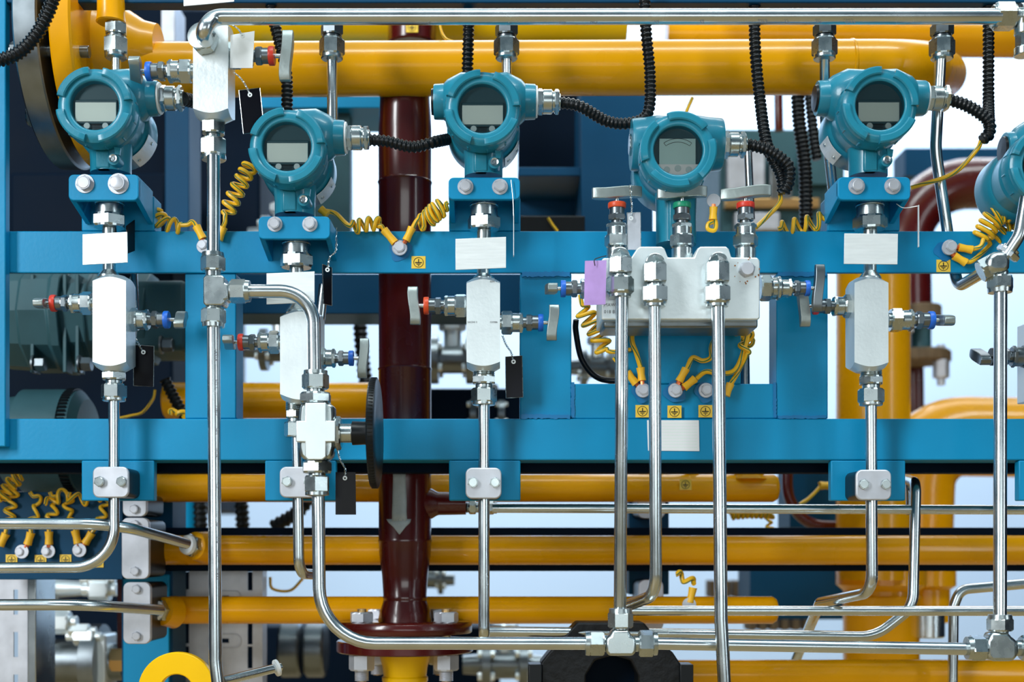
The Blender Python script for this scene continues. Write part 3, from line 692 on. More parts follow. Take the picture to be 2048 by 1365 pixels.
def transmitter(cx, cy, label, rot=-.06, right=None, left=None, hy=None, style='lcd', nameplate=None, neck=(0, 0, 0), nk=38, screw=None, hk=1.0):
    YF = YN-.046; u = S(YF); o = P(cx, cy, YF)
    t = thing('pressure_transmitter', label, 'transmitter', P(neck[0], neck[2], YN), 'teal pressure transmitters along the frame')
    mb = MB(); mb.lathe(o, Yv, [(a*u, b*u) for a, b in ((30, 47), (4, 49), (1, 51), (0, 53), (0, 64), (3, 70), (6, 74), (12, 76), (36, 77), (44, 77), (46, 74), (46, 50))], 64)
    cov = mb.build('cover_ring', 'teal', t)
    mb = MB()
    for k in range(4):
        a = rot+k*PI/2; arc_pad(mb, o, a+.20, a+PI/2-.20, 60, 77, -7, 8, u)
    mb.build('grip_pad', 'teal', cov)
    mb = MB()
    for k in range(12):
        a = rot+k*PI/6+.26; c = Vector((math.cos(a), 0, math.sin(a))); mb.lathe(o+c*(76.5*u), Yv, [(24*u, 0), (24*u, 2.2*u), (42*u, 2.2*u), (42*u, 0)], 6)
    mb.build('edge_rib', 'teal', cov)
    # body
    mb = MB(); mb.lathe(o, Yv, [(a*u, b*u) for a, b in ((40, 40), (46, 70), (52, 73), (66, 74), (70, 71), (76, 70), (118, 70), (122, 73), (130, 76), (160, 77), (196, 76), (200, 72), (206, 70), (220, 66), (224, 40), (224, 0))], 64)
    mb.build('housing', 'teal', t)
    mb = MB(); nz = P(neck[0], neck[1], YN); nb = P(neck[0], neck[2], YN); L = nz.z-nb.z
    un = S(YN); mb.lathe(nz, -Z, [(-30*un, (nk+4)*un), (0, (nk+2)*un), (L*.5, nk*un), (L, nk*un), (L, 0)], 40); mb.build('neck', 'teal', t)
    mb = MB(); mb.box((nz.x-nk*.5*un, YN-nk*1.02*un, nb.z), (nz.x+nk*.25*un, YN-nk*.5*un, nz.z+8*un)); mb.build('neck_pad', 'teal', t, bevel=.002)
    # display
    mb = MB(); mb.lathe(o, Yv, [(17*u, 0), (17*u, 49*u), (20*u, 49*u), (20*u, 0)], 48); fc = mb.build('display', 'face' if style == 'lcd' else 'face', t)
    if style == 'lcd':
        d = Vector((o.x, 0, o.z))
        def pb(x0, x1, z0, z1, t0, t1, nm, m, par, bev=0):
            return MB().box((o.x+x0*u, YF+t0*u, o.z+z0*u), (o.x+x1*u, YF+t1*u, o.z+z1*u)).build(nm, m, par, bevel=bev)
        pb(-43, 43, -34, 15, 12, 17, 'frame', 'face', fc, 2*u)
        pb(-41, 41, -29.5, 9, 10.6, 12.5, 'screen', 'lcd', fc, .6*u)
        for x in (-18, 19):
            MB().cyl(o+Vector((x*u, 0, -38*u)), -Yv, -17*u, -11*u, 6.3*u, 20).build('button', 'button', fc)
        for z in (-34.5, -37, -39.5, -42): pb(-9, 9, z-.4, z+.4, 11.6, 12.5, 'vent_line', 'ink', fc)
    else:
        def pb(x0, x1, z0, z1, t0, t1, nm, m, par, bev=0):
            return MB().box((o.x+x0*u, YF+t0*u, o.z+z0*u), (o.x+x1*u, YF+t1*u, o.z+z1*u)).build(nm, m, par, bevel=bev)
        pb(-37, 36, -26, 26, 11, 17, 'screen', 'lcdlight', fc, .5*u)
        pts = []
        mb = MB()
        arc = [o+Vector((r*u*math.sin(a), 10.6*u, (r*u*math.cos(a)-22*u))) for r, aa in ((48, (-.62, .62)), ) for a in [aa[0]+(aa[1]-aa[0])*i/16 for i in range(17)]]
        arc2 = [o+Vector((41*u*math.sin(a), 10.6*u, (41*u*math.cos(a)-22*u))) for a in [.62-1.24*i/16 for i in range(17)]]
        mb.sweep(arc+arc2+[arc[0]], .45*u, 6); mb.build('scale_arc', 'ink', fc)
        seg = []
        mb = MB(); s = 0; n = 20
        for i in range(n+1):
            x = -41+82*i/n; seg.append((x, -math.sqrt(max(0, 48.5**2-x*x))))
        v0 = [o+Vector((x*u, 10*u, z*u)) for x, z in seg]; v1 = [v+Vector((0, 6*u, 0)) for v in v0]
        mb.v = v0+v1; mb.f = [tuple(range(n+1)), tuple(range(2*n+1, n, -1))]+[(i, n+1+i, n+1+(i+1) % (n+1), (i+1) % (n+1)) for i in range(n+1)]
        mb.build('key_strip', 'paleface', fc)
        for x in (-22, 0, 22):
            MB().cyl(o+Vector((x*u, 0, (-34 if x == 0 else -37)*u)), -Yv, -11*u, -8.5*u, 6.5*u, 20).build('button', 'button', fc)
    MB().lathe(o, Yv, [(3.5*u, 0), (3.5*u, 49.2*u), (5*u, 49.2*u), (5*u, 0)], 48).build('window', 'glass', cov)
    # conduit bosses
    for side, end in ((1, right), (-1, left)):
        if not end: continue
        ex, plug = end; c = P(cx+(neck[0]-cx)*1.0, hy, YN); L = abs(P(ex, hy, YN).x-c.x)
        mb = MB(); mb.lathe(c, X*side, [(0, 54*un), (L*.45, 56*un), (L*.72, 43*hk*un), (L*.80, 35*hk**2*un), (L-2*un, 34*hk**2*un), (L, 33*hk**2*un), (L, 0)], 36); bs = mb.build('conduit_boss', 'teal', t)
        c2 = c+X*side*L
        if plug == 'thin':
            mb = MB(); mb.hex(c2, X*side, -1*un, 4*un, 22*un); mb.build('blanking_plug', 'nut', t)
        elif plug == 'plug':
            mb = MB(); mb.lathe(c2, X*side, [(-2*un, 27*un), (5*un, 25*un), (6*un, 0)], 28); mb.build('blanking_plug', 'black', t)
        elif plug:
            mb = MB(); mb.cyl(c2, X*side, 0, 4*un, 31*un, 32); g = mb.build('sealing_washer', 'white', t)
            mb = MB(); segs(mb, c2, X*side, YN, [('h', 4, 15, 27), ('c', 14, 34, 24), ('c', 33, 39, 20), ('h', 38, 47, 26), ('c', 46, 50, 16)]); mb.build('cable_gland', 'nut', t)
    if nameplate:
        a0, a1 = nameplate; mb = MB(); mb.lathe(o, Yv, [(124*u, 77.6*u), (190*u, 78.2*u), (190*u, 79*u), (124*u, 78.6*u)], 20, 0, a0, a1, closed=True)
        npz = mb.build('nameplate', 'tagsteel', t)
        for a in (a0+.12, a1-.12):
            d, uu, vv = frame_for(Yv); c = o+(uu*math.cos(a)+vv*math.sin(a))*(78.5*u)+Yv*(157*u)
            mb = MB(); mb.cyl(c, (uu*math.cos(a)+vv*math.sin(a)), -.001, .0012, 4*u, 12); mb.build('rivet', 'nut', npz)
    if screw:
        sx, sy = screw; q = P(sx, sy, YF+.02); un2 = S(YF+.02)
        mb = MB(); mb.lathe(q, Yv, [(-4*un2, 0), (-4*un2, 3*un2), (-1*un2, 3.5*un2), (-4*un2, 5*un2), (-5*un2, 8*un2), (-1*un2, 9*un2), (0, 9*un2)], 24); mb.build('locking_screw', 'steel', t)
        mb = MB(); mb.lathe(q, Yv, [(0, 12*un2), (8*un2, 12.5*un2), (60*un2, 12.5*un2)], 24); mb.build('screw_lug', 'teal', t)
        mb = MB(); mb.plate([(sx+1, sy-24, YF+.018), (sx+14, sy-22, YF+.018), (sx+12, sy-8, YF+.018), (sx+3, sy-9, YF+.018)], .003); mb.build('lock_clip', 'teal', t)
    return t
transmitter(188, 210, 'teal pressure transmitter with blank display, first from the left beside the yellow flange', -.06, (318, 'gland'), None, 197, 'lcd', (.25, 1.05), (222, 300, 349), 40, (227, 318))
transmitter(573, 292, 'teal transmitter with blank display, mounted lower than its neighbours left of the maroon pipe', -.12, (690, 'gland'), None, 276, 'lcd', (.35, 1.0), (590, 380, 433), 40, (607, 400))
transmitter(965, 216, 'teal pressure transmitter with blank display, middle one right of the maroon pipe', -.14, (1071, 'gland'), (868, 'plug'), 204, 'lcd', (.35, .95), (967, 300, 355), 38, (989, 325))
transmitter(1357, 300, 'teal transmitter with square pale display, directly above the three upright valves', .5, (1443, 'gland'), (1262, 'thin'), 290, 'dial', None, (1352, 380, 490), 40, None, 1.22)
transmitter(1761, 210, 'teal pressure transmitter with blank display, against white background beside the yellow elbow', -.22, (1849, 'gland'), (1633, 'plug'), 197, 'lcd', (2.2, 2.85), (1736, 300, 354), 38, (1773, 321))
transmitter(2096, 330, 'teal transmitter cut off by the right edge of the picture', -.1, None, (2008, 'plug'), 300, 'lcd', None, (2078, 430, 470), 38)

# ================================================================ BRACKETS + PROCESS NUTS
def bracket(x0, x1, y0, y1, label, bolts, bx, by):
    Yf = YN-.022; cx = (x0+x1)/2
    t = thing('mounting_bracket', label, 'bracket', P(cx, y1, 0), 'blue transmitter brackets')
    a = P(x0, y1, Yf); b = P(x1, y0, Yf); th = .005
    c = 10; pts = [(x0+c, y0), (x1-c, y0)]+[(x1-c+c*math.sin(q), y0+c-c*math.cos(q)) for q in (.4, .8, 1.2, PI/2)]+[(x1-c+c*math.cos(q), y1-c+c*math.sin(q)) for q in (0, .4, .8, 1.2)]+[(x1-c, y1), (x0+c, y1)]+[(x0+c-c*math.sin(q), y1-c+c*math.cos(q)) for q in (.4, .8, 1.2, PI/2)]+[(x0+c-c*math.cos(q), y0+c-c*math.sin(q)) for q in (0, .4, .8, 1.2)]
    mb = MB().prism(pts, Yf, Yf+.006); mb.build('front_plate', 'blue', t, bevel=.0008)
    for sx in (a.x, b.x-th):
        mb = MB(); s = 0; z0, z1 = b.z-.002, a.z+.002; zb = a.z-.010
        q = [Vector((sx, Yf+.003, z0)), Vector((sx, 0, z0)), Vector((sx, 0, zb)), Vector((sx, Yf+.003, z1))]
        mb.v = q+[v+Vector((th, 0, 0)) for v in q]; mb.f = [(0, 1, 2, 3), (7, 6, 5, 4)]+[(i, 4+i, 4+(i+1) % 4, (i+1) % 4) for i in range(4)]
        mb.build('side_plate', 'blue', t, bevel=.0006)
    MB().box((a.x+.002, Yf+.004, b.z-.005), (b.x-.002, -.0002, b.z)).build('top_plate', 'blue', t)
    for x, y, r in bolts: bolt('bolt', x, y, Yf, r, t, 'galv', True, 9)
    # process connection below
    mb = MB(); o = P(bx, by, YN); segs(mb, o, -Z, YN, [('c', -24, -2, 20), ('c', -3, 3, 29), ('c', 2, 25, 27), ('h', 23, 49, 34), ('c', 49, 72, 14)])
    pr = mb.build('process_nut', 'nut', t)
    return t
bracket(137, 277, 349, 401, 'blue bracket with two large bolt heads under the first display at left', ((170, 368, 15), (237, 368, 16.5)), 219, 407)
bracket(517, 660, 433, 478, 'blue bracket with two bolts on the upper beam under the second display', ((550, 449, 12), (620, 449, 12)), 593, 487)
bracket(897, 1040, 355, 399, 'blue bracket with two bolts under the third display, right of the maroon pipe', ((931, 374, 12.5), (1000, 374, 12.5)), 968, 411)
bracket(1676, 1821, 354, 400, 'blue bracket with two bolts at the right above the blank white tag', ((1713, 373, 13), (1785, 373, 13)), 1740, 411)

# ================================================================ BLOCK VALVES
def blockvalve(x0, x1, y0, y1, label, stems, top=None, bot=None, side=None, Y=YN):
    Yf = Y-.019; Yb = Y+.014; cx = (x0+x1)/2
    t = thing('block_valve', label, 'valve', P(cx, y1, Y), 'steel block and bleed valves')
    a = P(x0, y1, Yf); b = P(x1, y0, Yf); mb = MB()
    hw = (b.x-a.x)/2; ccx = (a.x+b.x)/2; cy_ = (Yf+Yb)/2
    # square bar whose ends are turned to a cone, so each face ends in an arc
    hh = (Yb-Yf)/2; zt, zb = b.z, a.z; st = []; m_ = min(hw, hh); r0 = m_*.66
    cor = [math.atan2(hh, hw), PI-math.atan2(hh, hw), PI+math.atan2(hh, hw), 2*PI-math.atan2(hh, hw)]
    angs = sorted([2*PI*k/72 for k in range(72)]+cor); n = len(angs)
    def row(fn):
        st.append(len(mb.v))
        for an in angs:
            c, q = math.cos(an), math.sin(an); d = min(hw/abs(c) if abs(c) > 1e-6 else 9, hh/abs(q) if abs(q) > 1e-6 else 9)
            r_, z_ = fn(d); mb.v.append(Vector((ccx+c*r_, cy_+q*r_, z_)))
    kz = .60; off = kz*(m_-r0)
    row(lambda d: (r0, zt+off*.5)); row(lambda d: (d, zt+off*.5-kz*(d-r0))); row(lambda d: (d, zb-off*.5+kz*(d-r0))); row(lambda d: (r0, zb-off*.5))
    for i in range(len(st)-1): mb.ring_faces(st[i], st[i+1], n)
    mb.f.append(tuple(range(st[0]+n-1, st[0]-1, -1))); mb.f.append(tuple(range(st[-1], st[-1]+n)))
    mb.build('body', 'block', t, ang=20)
    if top:
        mb = MB(); o = P(top[0], top[1], Y); u = S(Y); L = (y0-top[1])
        mb.lathe(o, -Z, [(-8*u, 13*u), (L*.5*u, 13*u), ((L+2)*u, 22*u), ((L+6)*u, 22*u)], 28); mb.build('inlet', 'nut', t)
    if bot:
        mb = MB(); segs(mb, P(bot[0], y1, Y), -Z, Y, bot[1]); mb.build('outlet_fitting', 'nut', t)
    for s in stems: needle_stem(t, *s)
    return t
B = [('t', 2, 18, 22), ('h', 16, 33, 25.5), ('c', 33, 41, 17), ('h', 41, 70, 26), ('c', 68, 75, 23)]
blockvalve(185, 252, 550, 736, 'bright steel block valve first from left, red and blue ringed handles, under the tilted tag', [(187, 607, YN, -X, 'red', PI/2-.15, .90, 36), (251, 640, YN, X, 'bluering', PI/2+.5, .93, 36, 0, 4)], (218, 532), (228, [(k, a-8, b-8, r) for k, a, b, r in B]))
blockvalve(560, 640, 620, 803, 'steel block valve partly behind the curved tube, mounted lower than the others', [(562, 685, YN, -X, 'red', PI/2+.1, .9, 36), (630, 717, YN, X, 'bluering', .05, .82, 48, 0, 3)], (594, 600), (590, [('t', 0, 18, 19), ('h', 18, 34, 20), ('c', 34, 42, 15), ('h', 42, 72, 22)]))
blockvalve(933, 1000, 555, 736, 'steel block valve in the middle with both bar handles upright, under a blank white tag', [(935, 612, YN, -X, 'orange', .04, .93, 41), (1000, 646, YN, X, 'bluering', .0, .92, 39)], (967, 542), (968, B))
blockvalve(1709, 1777, 554, 737, 'steel block valve at right in front of the thick yellow riser', [(1711, 613, YN, -X, 'red', .0, .90, 46), (1777, 641, YN, X, 'bluering', PI/2+.2, .96, 34)], (1740, 532), (1742, B))
YVT = -.055
t = blockvalve(386, 456, 40, 229, 'steel block valve at the upper left with a bent tube screwed into its face', [(387, 143, YVT, -X, 'bluering', PI/2+.6, 1.0, 32), (455, 112, YVT, X, 'red', -.03, 1.0, 51, 0, 3)], None, (427, [('t', 2, 14, 19), ('h', 14, 40, 25), ('c', 40, 50, 14), ('h', 50, 84, 28), ('c', 82, 92, 25)]), None, YVT)
mb = MB(); o = P(412, 84, YVT-.019); u = S(YVT-.02); d = Vector((-.22, -1, .1)).normalized(); mb.hex(o, d, 0, 22*u, 30*u); mb.lathe(o, d, [(22*u, 22*u), (24*u, 26*u), (30*u, 26*u), (32*u, 16*u)], 28); mb.build('front_fitting', 'nut', t)

# ================================================================ FIVE VALVE MANIFOLD
YMf = -.085; YMb = -.02
t = thing('five_valve_manifold', 'five valve steel manifold with three upright bar handles, below the pale square display', 'manifold', P(1360, 645, -.05))
def tr(x): return x
pts = [(1203, 640), (1203, 520), (1207, 516), (1262, 516), (1274, 497), (1280, 493), (1323, 493), (1329, 497), (1336, 515), (1388, 515), (1395, 497), (1401, 493), (1452, 493), (1458, 498), (1463, 515), (1514, 515), (1520, 521), (1520, 636), (1516, 640)]
MB().prism(pts, YMf, YMb).build('body', 'block', t, bevel=.0012)
MB().pbox(1207, 1516, 634, 656, YMf+.012, YMb-.004).build('base_block', 'dsteel', t, bevel=.002)
YV = -.055
for x, ring, an in ((1234, 'orange', PI/2*0+.1), (1364, 'green', .05), (1491, 'red', -.12)):
    o = P(x, 505, YV); u = S(YV); st_ = needle_stem(t, x, 497, YV, Z, ring, an, .965, 52)
    mb = MB(); mb.cyl(o, Z, -20*u, 8*u, 21*u); mb.build('valve_seat', 'nut', t)
needle_stem(t, 1206, 578, -.05, -X, 'bluering', PI/2-.9+.9, .90, 20, bonnet='nut')
mb = MB(); segs(mb, P(1520, 577, -.05), X, -.05, [('h', 0, 22, 26), ('c', 22, 33, 20), ('c', 33, 40, 24)]); mb.build('bonnet_extension', 'nut', t)
needle_stem(t, 1540, 577, -.05, X, 'bluering', .05, .84, 56, dark='dsteel')
# front elbows with tube nuts
def elbow(x, y0, yb, y1, Yc, flangebump=True):
    u = S(Yc); o = P(x, y0, Yc)
    mb = MB()
    if flangebump: mb.cyl(P(x-2, y0+3, YMf), -Yv, 0, abs(Yc-YMf), 19*u, 28)
    mb.hex(P(x, y0, Yc), -Z, -0*u, (yb-y0)*u, 26*u, PI/6); f0 = len(mb.f); mb.lathe(P(x, y0, Yc), Z, [(-3*u, 25*u), (0, 24.5*u), (17*u, 1*u), (17.2*u, 0)], 6, PI/6); mb.flat += range(f0, len(mb.f))
    e = mb.build('elbow_fitting', 'nut', t, bevel=.001)
    mb = MB(); mb.cyl(o, -Z, (yb-y0)*u, (yb-y0+8)*u, 15*u); mb.hex(o, -Z, (yb-y0+6)*u, (y1-y0-8)*u, 28*u); mb.lathe(o, -Z, [((y1-y0-9)*u, 25*u), ((y1-y0-5)*u, 22*u), ((y1-y0)*u, 22*u), ((y1-y0)*u, 12*u)], 28); mb.build('tube_nut', 'nut', t)
YE = YMf-.014
elbow(1240, 516, 549, 595, YE); elbow(1309, 528, 567, 614, YE); elbow(1434, 526, 567, 614, YE)
mb = MB(); mb.hex(P(1493, 540, YMf), -Yv, 0, 10*S(YMf), 17*S(YMf), .3); mb.lathe(P(1493, 540, YMf), -Yv, [(10*S(YMf), 15*S(YMf)), (14*S(YMf), 12*S(YMf)), (14*S(YMf), 0)], 24); mb.build('plug', 'galv', t)
# legend stamped small at the lower left of the body
def lettering(items, m, parent, name):
    """items: (string, px, py, depth, size px, roll); all turned to one mesh part"""
    mb = MB()
    for s_, px, py, Y, sz, rz in items:
        c = bpy.data.curves.new(name, 'FONT'); c.body = s_; c.size = sz*S(Y); c.extrude = .0001; c.space_character = 1.05
        ob = bpy.data.objects.new(name+'_source', c); me = bpy.data.meshes.new_from_object(ob)
        R = Matrix.Rotation(rz, 3, 'Y') @ Matrix.Rotation(PI/2, 3, 'X'); q = P(px, py, Y); s0 = len(mb.v)
        mb.v += [R @ v.co+q for v in me.vertices]; mb.f += [tuple(s0+i for i in p.vertices) for p in me.polygons]
        bpy.data.objects.remove(ob); bpy.data.curves.remove(c); bpy.data.meshes.remove(me)
    return mb.build(name, m, parent, flat=True)

lettering([('MAWP', 1208, 613, YMf-.0003, 9, 0), ('018 B', 1208, 627, YMf-.0003, 9, 0)], 'print', t, 'stamped_mark')
mb = MB()
for k in range(14):
    a = random.uniform(0, 2*PI); q = P(1493+21*math.cos(a)*(1+.3*random.random()), 541+21*math.sin(a)*(1+.3*random.random()), YMf); mb.cyl(q, -Yv, 0, .0003, (.8+.9*abs(math.sin(k*2.3)))*S(YMf), 8)
mb.build('rust_specks', 'rust', t)
# ================================================================ TEES AND VALVES ON THE FRONT TUBES
YT = -.075
def nutstack(parent, px, py, Y, d, name='tube_nut', L=36, r=25, ring=True, m='nut'):
    """compression nut beginning at the body, growing along d"""
    mb = MB(); o = P(px, py, Y); u = S(Y); mb.cyl(o, d, -6*u, 6*u, r*.62*u); mb.hex(o, d, 5*u, (L-3)*u, r*u); mb.lathe(o, d, [((L-4)*u, r*.92*u), (L*u, r*.9*u), ((L+4)*u, r*.88*u), ((L+4)*u, r*.5*u)], 28)
    return mb.build(name, m, parent)
t = thing('tube_tee', 'steel tube tee on the long vertical tube, branch pointing right', 'fitting', P(427, 580, YT)); u = S(YT)
mb = MB().prism([(406, 556), (410, 550), (444, 550), (449, 556), (449, 566), (456, 568), (456, 598), (449, 600), (449, 606), (444, 611), (410, 611), (406, 606)], YT-.010, YT+.010); mb.build('body', 'nut', t, bevel=.003)
nutstack(t, 426, 548, YT, Z, L=38, r=24.5); nutstack(t, 427, 613, YT, -Z, L=38, r=24.5); nutstack(t, 456, 583, YT, X, L=40, r=24)
# big inline valve
YB = -.085
t = thing('inline_valve', 'cross shaped steel valve with a black handwheel seen edge on', 'valve', P(633, 995, YB)); u = S(YB)
mb = MB().prism([(610, 806), (652, 806), (652, 842), (671, 842), (671, 884), (652, 884), (652, 914), (644, 920), (616, 920), (610, 914), (610, 884), (592, 884), (592, 842), (610, 842)], YB-.016, YB+.004)
mb.build('body', 'block', t, bevel=.0008)
MB().prism([(603, 806), (661, 806), (668, 815), (669, 835), (669, 895), (664, 912), (655, 922), (610, 922), (600, 912), (597, 895), (597, 835), (599, 815)], YB-.006, YB+.012).build('body_core', 'nut', t, bevel=.003)
o = P(631, 806, YB); mb = MB(); mb.hex(o, Z, -2*u, 20*u, 33*u); mb.cyl(o, Z, 20*u, 28*u, 18*u); mb.hex(o, Z, 27*u, 58*u, 27*u); mb.lathe(o, Z, [(57*u, 24*u), (64*u, 24*u), (65*u, 13*u)], 28); mb.build('upper_nut', 'nut', t)
o = P(634, 922, YB); mb = MB(); mb.hex(o, -Z, 2*u, 25*u, 32*u); mb.cyl(o, -Z, 24*u, 31*u, 17*u); mb.hex(o, -Z, 30*u, 64*u, 26*u); mb.lathe(o, -Z, [(63*u, 24*u), (69*u, 24*u), (71*u, 13*u)], 28); mb.build('lower_nut', 'nut', t)
o = P(669, 867, YB); mb = MB(); mb.hex(o, X, 2*u, 14*u, 34*u); mb.cyl(o, X, 13*u, 38*u, 19*u); mb.build('bonnet', 'nut', t)
mb = MB(); mb.lathe(o, X, [(34*u, 18*u), (36*u, 24*u), (60*u, 23*u), (74*u, 26*u), (76*u, 40*u), (78*u, 100*u), (74*u, 106*u), (73*u, 108*u), (76*u, 111*u), (87*u, 109*u), (89*u, 104*u), (88*u, 60*u), (86*u, 20*u), (86*u, 0)], 64); hw_ = mb.build('handwheel', 'black', t)
mb = MB()
for k in range(90):
    a = 2*PI*k/90; mb.lathe(o+Vector((0, math.cos(a), math.sin(a)))*(109.6*u), X, [(75*u, 1.6*u), (86*u, 1.6*u)], 5)
mb.build('grip_ridge', 'black', hw_)
def tee(px, py, Y, label, nuts, body):
    t = thing('tube_tee', label, 'fitting', P(px, py+25, Y))
    MB().prism(body, Y-.010, Y+.010).build('body', 'nut', t, bevel=.0035)
    for q in nuts: nutstack(t, *q)
    return t
tee(1242, 1288, YT, 'steel tube tee at the bottom centre, standing nut on top', [(1213, 1288, YT, -X, 'tube_nut', 38, 27), (1272, 1288, YT, X, 'tube_nut', 38, 27), (1241, 1262, YT, Z, 'tube_nut', 40, 25.5)], [(1224, 1261), (1259, 1261), (1262, 1272), (1273, 1277), (1273, 1303), (1267, 1313), (1217, 1313), (1211, 1303), (1211, 1277), (1221, 1272)])
tee(2003, 1298, YT, 'steel tube tee at the lower right corner joining the tall right tube', [(1975, 1297, YT, -X, 'tube_nut', 38, 26), (2036, 1297, YT, X, 'tube_nut', 38, 26), (2000, 1268, YT, Z, 'tube_nut', 34, 26)], [(1982, 1266), (2018, 1266), (2026, 1276), (2036, 1282), (2036, 1314), (2028, 1324), (1984, 1324), (1974, 1314), (1974, 1282), (1980, 1276)])
# tee under the cut-off transmitter
Y2 = -.06; t = thing('tube_tee', 'angled steel tee at the right end of the upper beam, nut pointing down', 'fitting', P(2000, 560, Y2)); u = S(Y2)
MB().prism([(1976, 512), (1992, 500), (2012, 502), (2024, 514), (2022, 534), (2012, 546), (1986, 546), (1972, 536)], Y2-.012, Y2+.012).build('body', 'nut', t, bevel=.005)
nutstack(t, 2000, 548, Y2, -Z, L=34, r=26.5); 
d = Vector((-.8, .1, -.42)).normalized(); mb = MB(); o = P(1988, 530, Y2); mb.hex(o, d, 2*u, 30*u, 24*u); mb.build('tube_nut', 'nut', t)
d = Vector((.55, -.3, .75)).normalized(); mb = MB(); o = P(2010, 514, Y2); mb.hex(o, d, 2*u, 16*u, 25*u); mb.cyl(o, d, 14*u, 22*u, 18*u); mb.build('tube_nut', 'steel', t)
# right end fitting of the top tube
t = thing('tube_union', 'steel union at the right end of the long top tube', 'fitting', P(2020, 60, -.08)); Yq = -.08; u = S(Yq)
o = P(1984, 33, Yq); mb = MB(); segs(mb, o, X, Yq, [('c', 0, 6, 22), ('h', 4, 44, 28), ('c', 42, 56, 17), ('h', 54, 90, 29)]); mb.build('nut', 'nut', t)
mb = MB(); segs(mb, P(2048, 50, Yq), -Z, Yq, [('c', -10, 20, 19), ('h', 16, 46, 17), ('c', 46, 62, 20)]); mb.build('down_nut', 'nut', t)
# hanging compression fittings
for x, yt, yn1, yn2, ring, tb, lb in ((232, 42, 52, 84, 118, 150, 'compression fitting hanging from the yellow pipe end above the first display'), (664, 44, 48, 78, 117, 0, 'compression fitting under the long top tube, left of the maroon pipe'), (1013, 44, 48, 78, 117, 0, 'compression fitting under the long top tube above the third display'), (1649, 44, 48, 78, 117, 0, 'compression fitting under the long top tube, left of two above the right elbow'), (1884, 44, 48, 78, 113, 0, 'compression fitting under the long top tube, right of two beside the yellow elbow')):
    Yh = -.01; t = thing('compression_fitting', lb, 'fitting', P(x, 120, Yh), 'hanging compression fittings')
    mb = MB(); segs(mb, P(x, yt, Yh), -Z, Yh, [('c', -14, 6, 17), ('h', 6, 28, 23), ('c', 28, 36, 18)]); mb.build('body', 'dsteel' if x != 232 else 'nut', t)
    mb = MB(); segs(mb, P(x, yt, Yh), -Z, Yh, [('h', 35, 68, 25.5), ('c', 66, 75, 22)]); mb.build('nut', 'nut', t)

# ================================================================ TUBE CLAMPS
for x0, x1, y0, y1, lb, Yc in ((185, 257, 934, 996, 'silver tube clamp on the first hanging tab, its plate bright', -.046), (559, 632, 934, 996, 'silver tube clamp half hidden behind the tube below the cross valve', -.046), (931, 1003, 936, 998, 'silver tube clamp on the middle hanging tab', -.046), (1712, 1783, 940, 1001, 'silver tube clamp on the right hanging tab, seen slightly from the left', -.046)):
    t = thing('tube_clamp', lb, 'clamp', P((x0+x1)/2, y1, -.02), 'silver tube clamps under the lower beam')
    MB().prism(rr(x0, x1, y0, y1, 13), Yc, Yc+.0045).build('plate', 'galv', t, bevel=.0012)
    MB().prism(rr(x0+1, x1-1, y0+1, y1-1, 13), Yc+.0045, 0.0).build('clamp_block', 'black', t)
    for x in ((x0+x1)/2-21, (x0+x1)/2+23): bolt('bolt', x, (y0+y1)/2-1, Yc, 11, t, 'nut', False, 6)
BV = {'block_valve.002': [('0391 7', 980, 565, 5), ('SACE43 2', 935, 646, 4.5), ('C07086', 980, 646, 4.5)]}
# ================================================================ FRONT TUBES
TOPT = tube('steel_tube', [(411, 80, -.088), (404, 62, -.108), (428, 34, -.095), (2000, 33, -.085)], 15.5, [20, 26], 'long polished tube running along the top edge, bent into the upper left block valve')
tube('steel_tube', [(427, 312, YT), (427, 512, YT)], 13, 1, 'short vertical tube between the upper left block valve and the first tee')
LONG = tube('steel_tube', [(427, 645, YT), (431, 1325, YT), (442, 1420, YT)], 13, 160, 'long vertical tube below the left tee, reaching the bottom edge')
tube('steel_tube', [(492, 583, YT), (627, 583, YT), (629, 755, YT)], 13.5, 72, 'tube curving from the left tee down into the cross shaped valve')
tube('steel_tube', [(636, 985, YT), (640, 1287, YT), (1180, 1288, YT)], 13, 112, 'tube leaving the cross valve and curving right along the bottom to the centre tee')
tube('steel_tube', [(1305, 1288, YT), (1942, 1299, YT)], 12.5, 1, 'straight tube between the two bottom tees')
tube('steel_tube', [(1244, 588, YE), (1243, 800, YE), (1240, 1225, YT)], 13, 500, 'left of the three close vertical tubes, ending in the bottom centre tee')
tube('steel_tube', [(1309, 608, YE), (1312, 1190, YE+.01), (1250, 1214, YE+.08), (1238, 1219, .01)], 12.5, [52, 8], 'middle one of the three close vertical tubes, bent back at its foot')
tube('steel_tube', [(1436, 608, YE), (1442, 1240, YE), (1452, 1420, YE)], 13.5, 200, 'right of the three close vertical tubes, running out of the bottom edge')
tube('steel_tube', [(2001, 585, -.062), (2000, 1236, -.075)], 13, 1, 'tall straight tube near the right edge')
tube('steel_tube', [(228, 800, YN), (228, 1135, YN), (-120, 1137, YN)], 11, 78, 'tube from the first block valve, curving left at its foot')
tube('steel_tube', [(968, 810, YN), (968, 1270, YN), (968, 1275, .1)], 11.3, 16, 'tube from the middle block valve, turning back at its foot')
tube('steel_tube', [(1742, 808, YN), (1744, 1185, YN), (1640, 1206, .06), (1600, 1300, .2), (1560, 1400, .24)], 11.5, [40, 20, 30], 'tube from the right block valve, bent away to the left low down')
tube('steel_tube', [(594, 870, YN), (598, 1148, YN), (640, 1150, .03), (640, 930, .04)], 11, [34, 20], 'tube from the lower mounted block valve with a return bend at its foot')
tube('steel_tube', [(-120, 1047, -.035), (232, 1049, -.035), (374, 1088, .05)], 11.5, [120], 'upper of two tubes entering at the lower left, ending in a yellow socket')
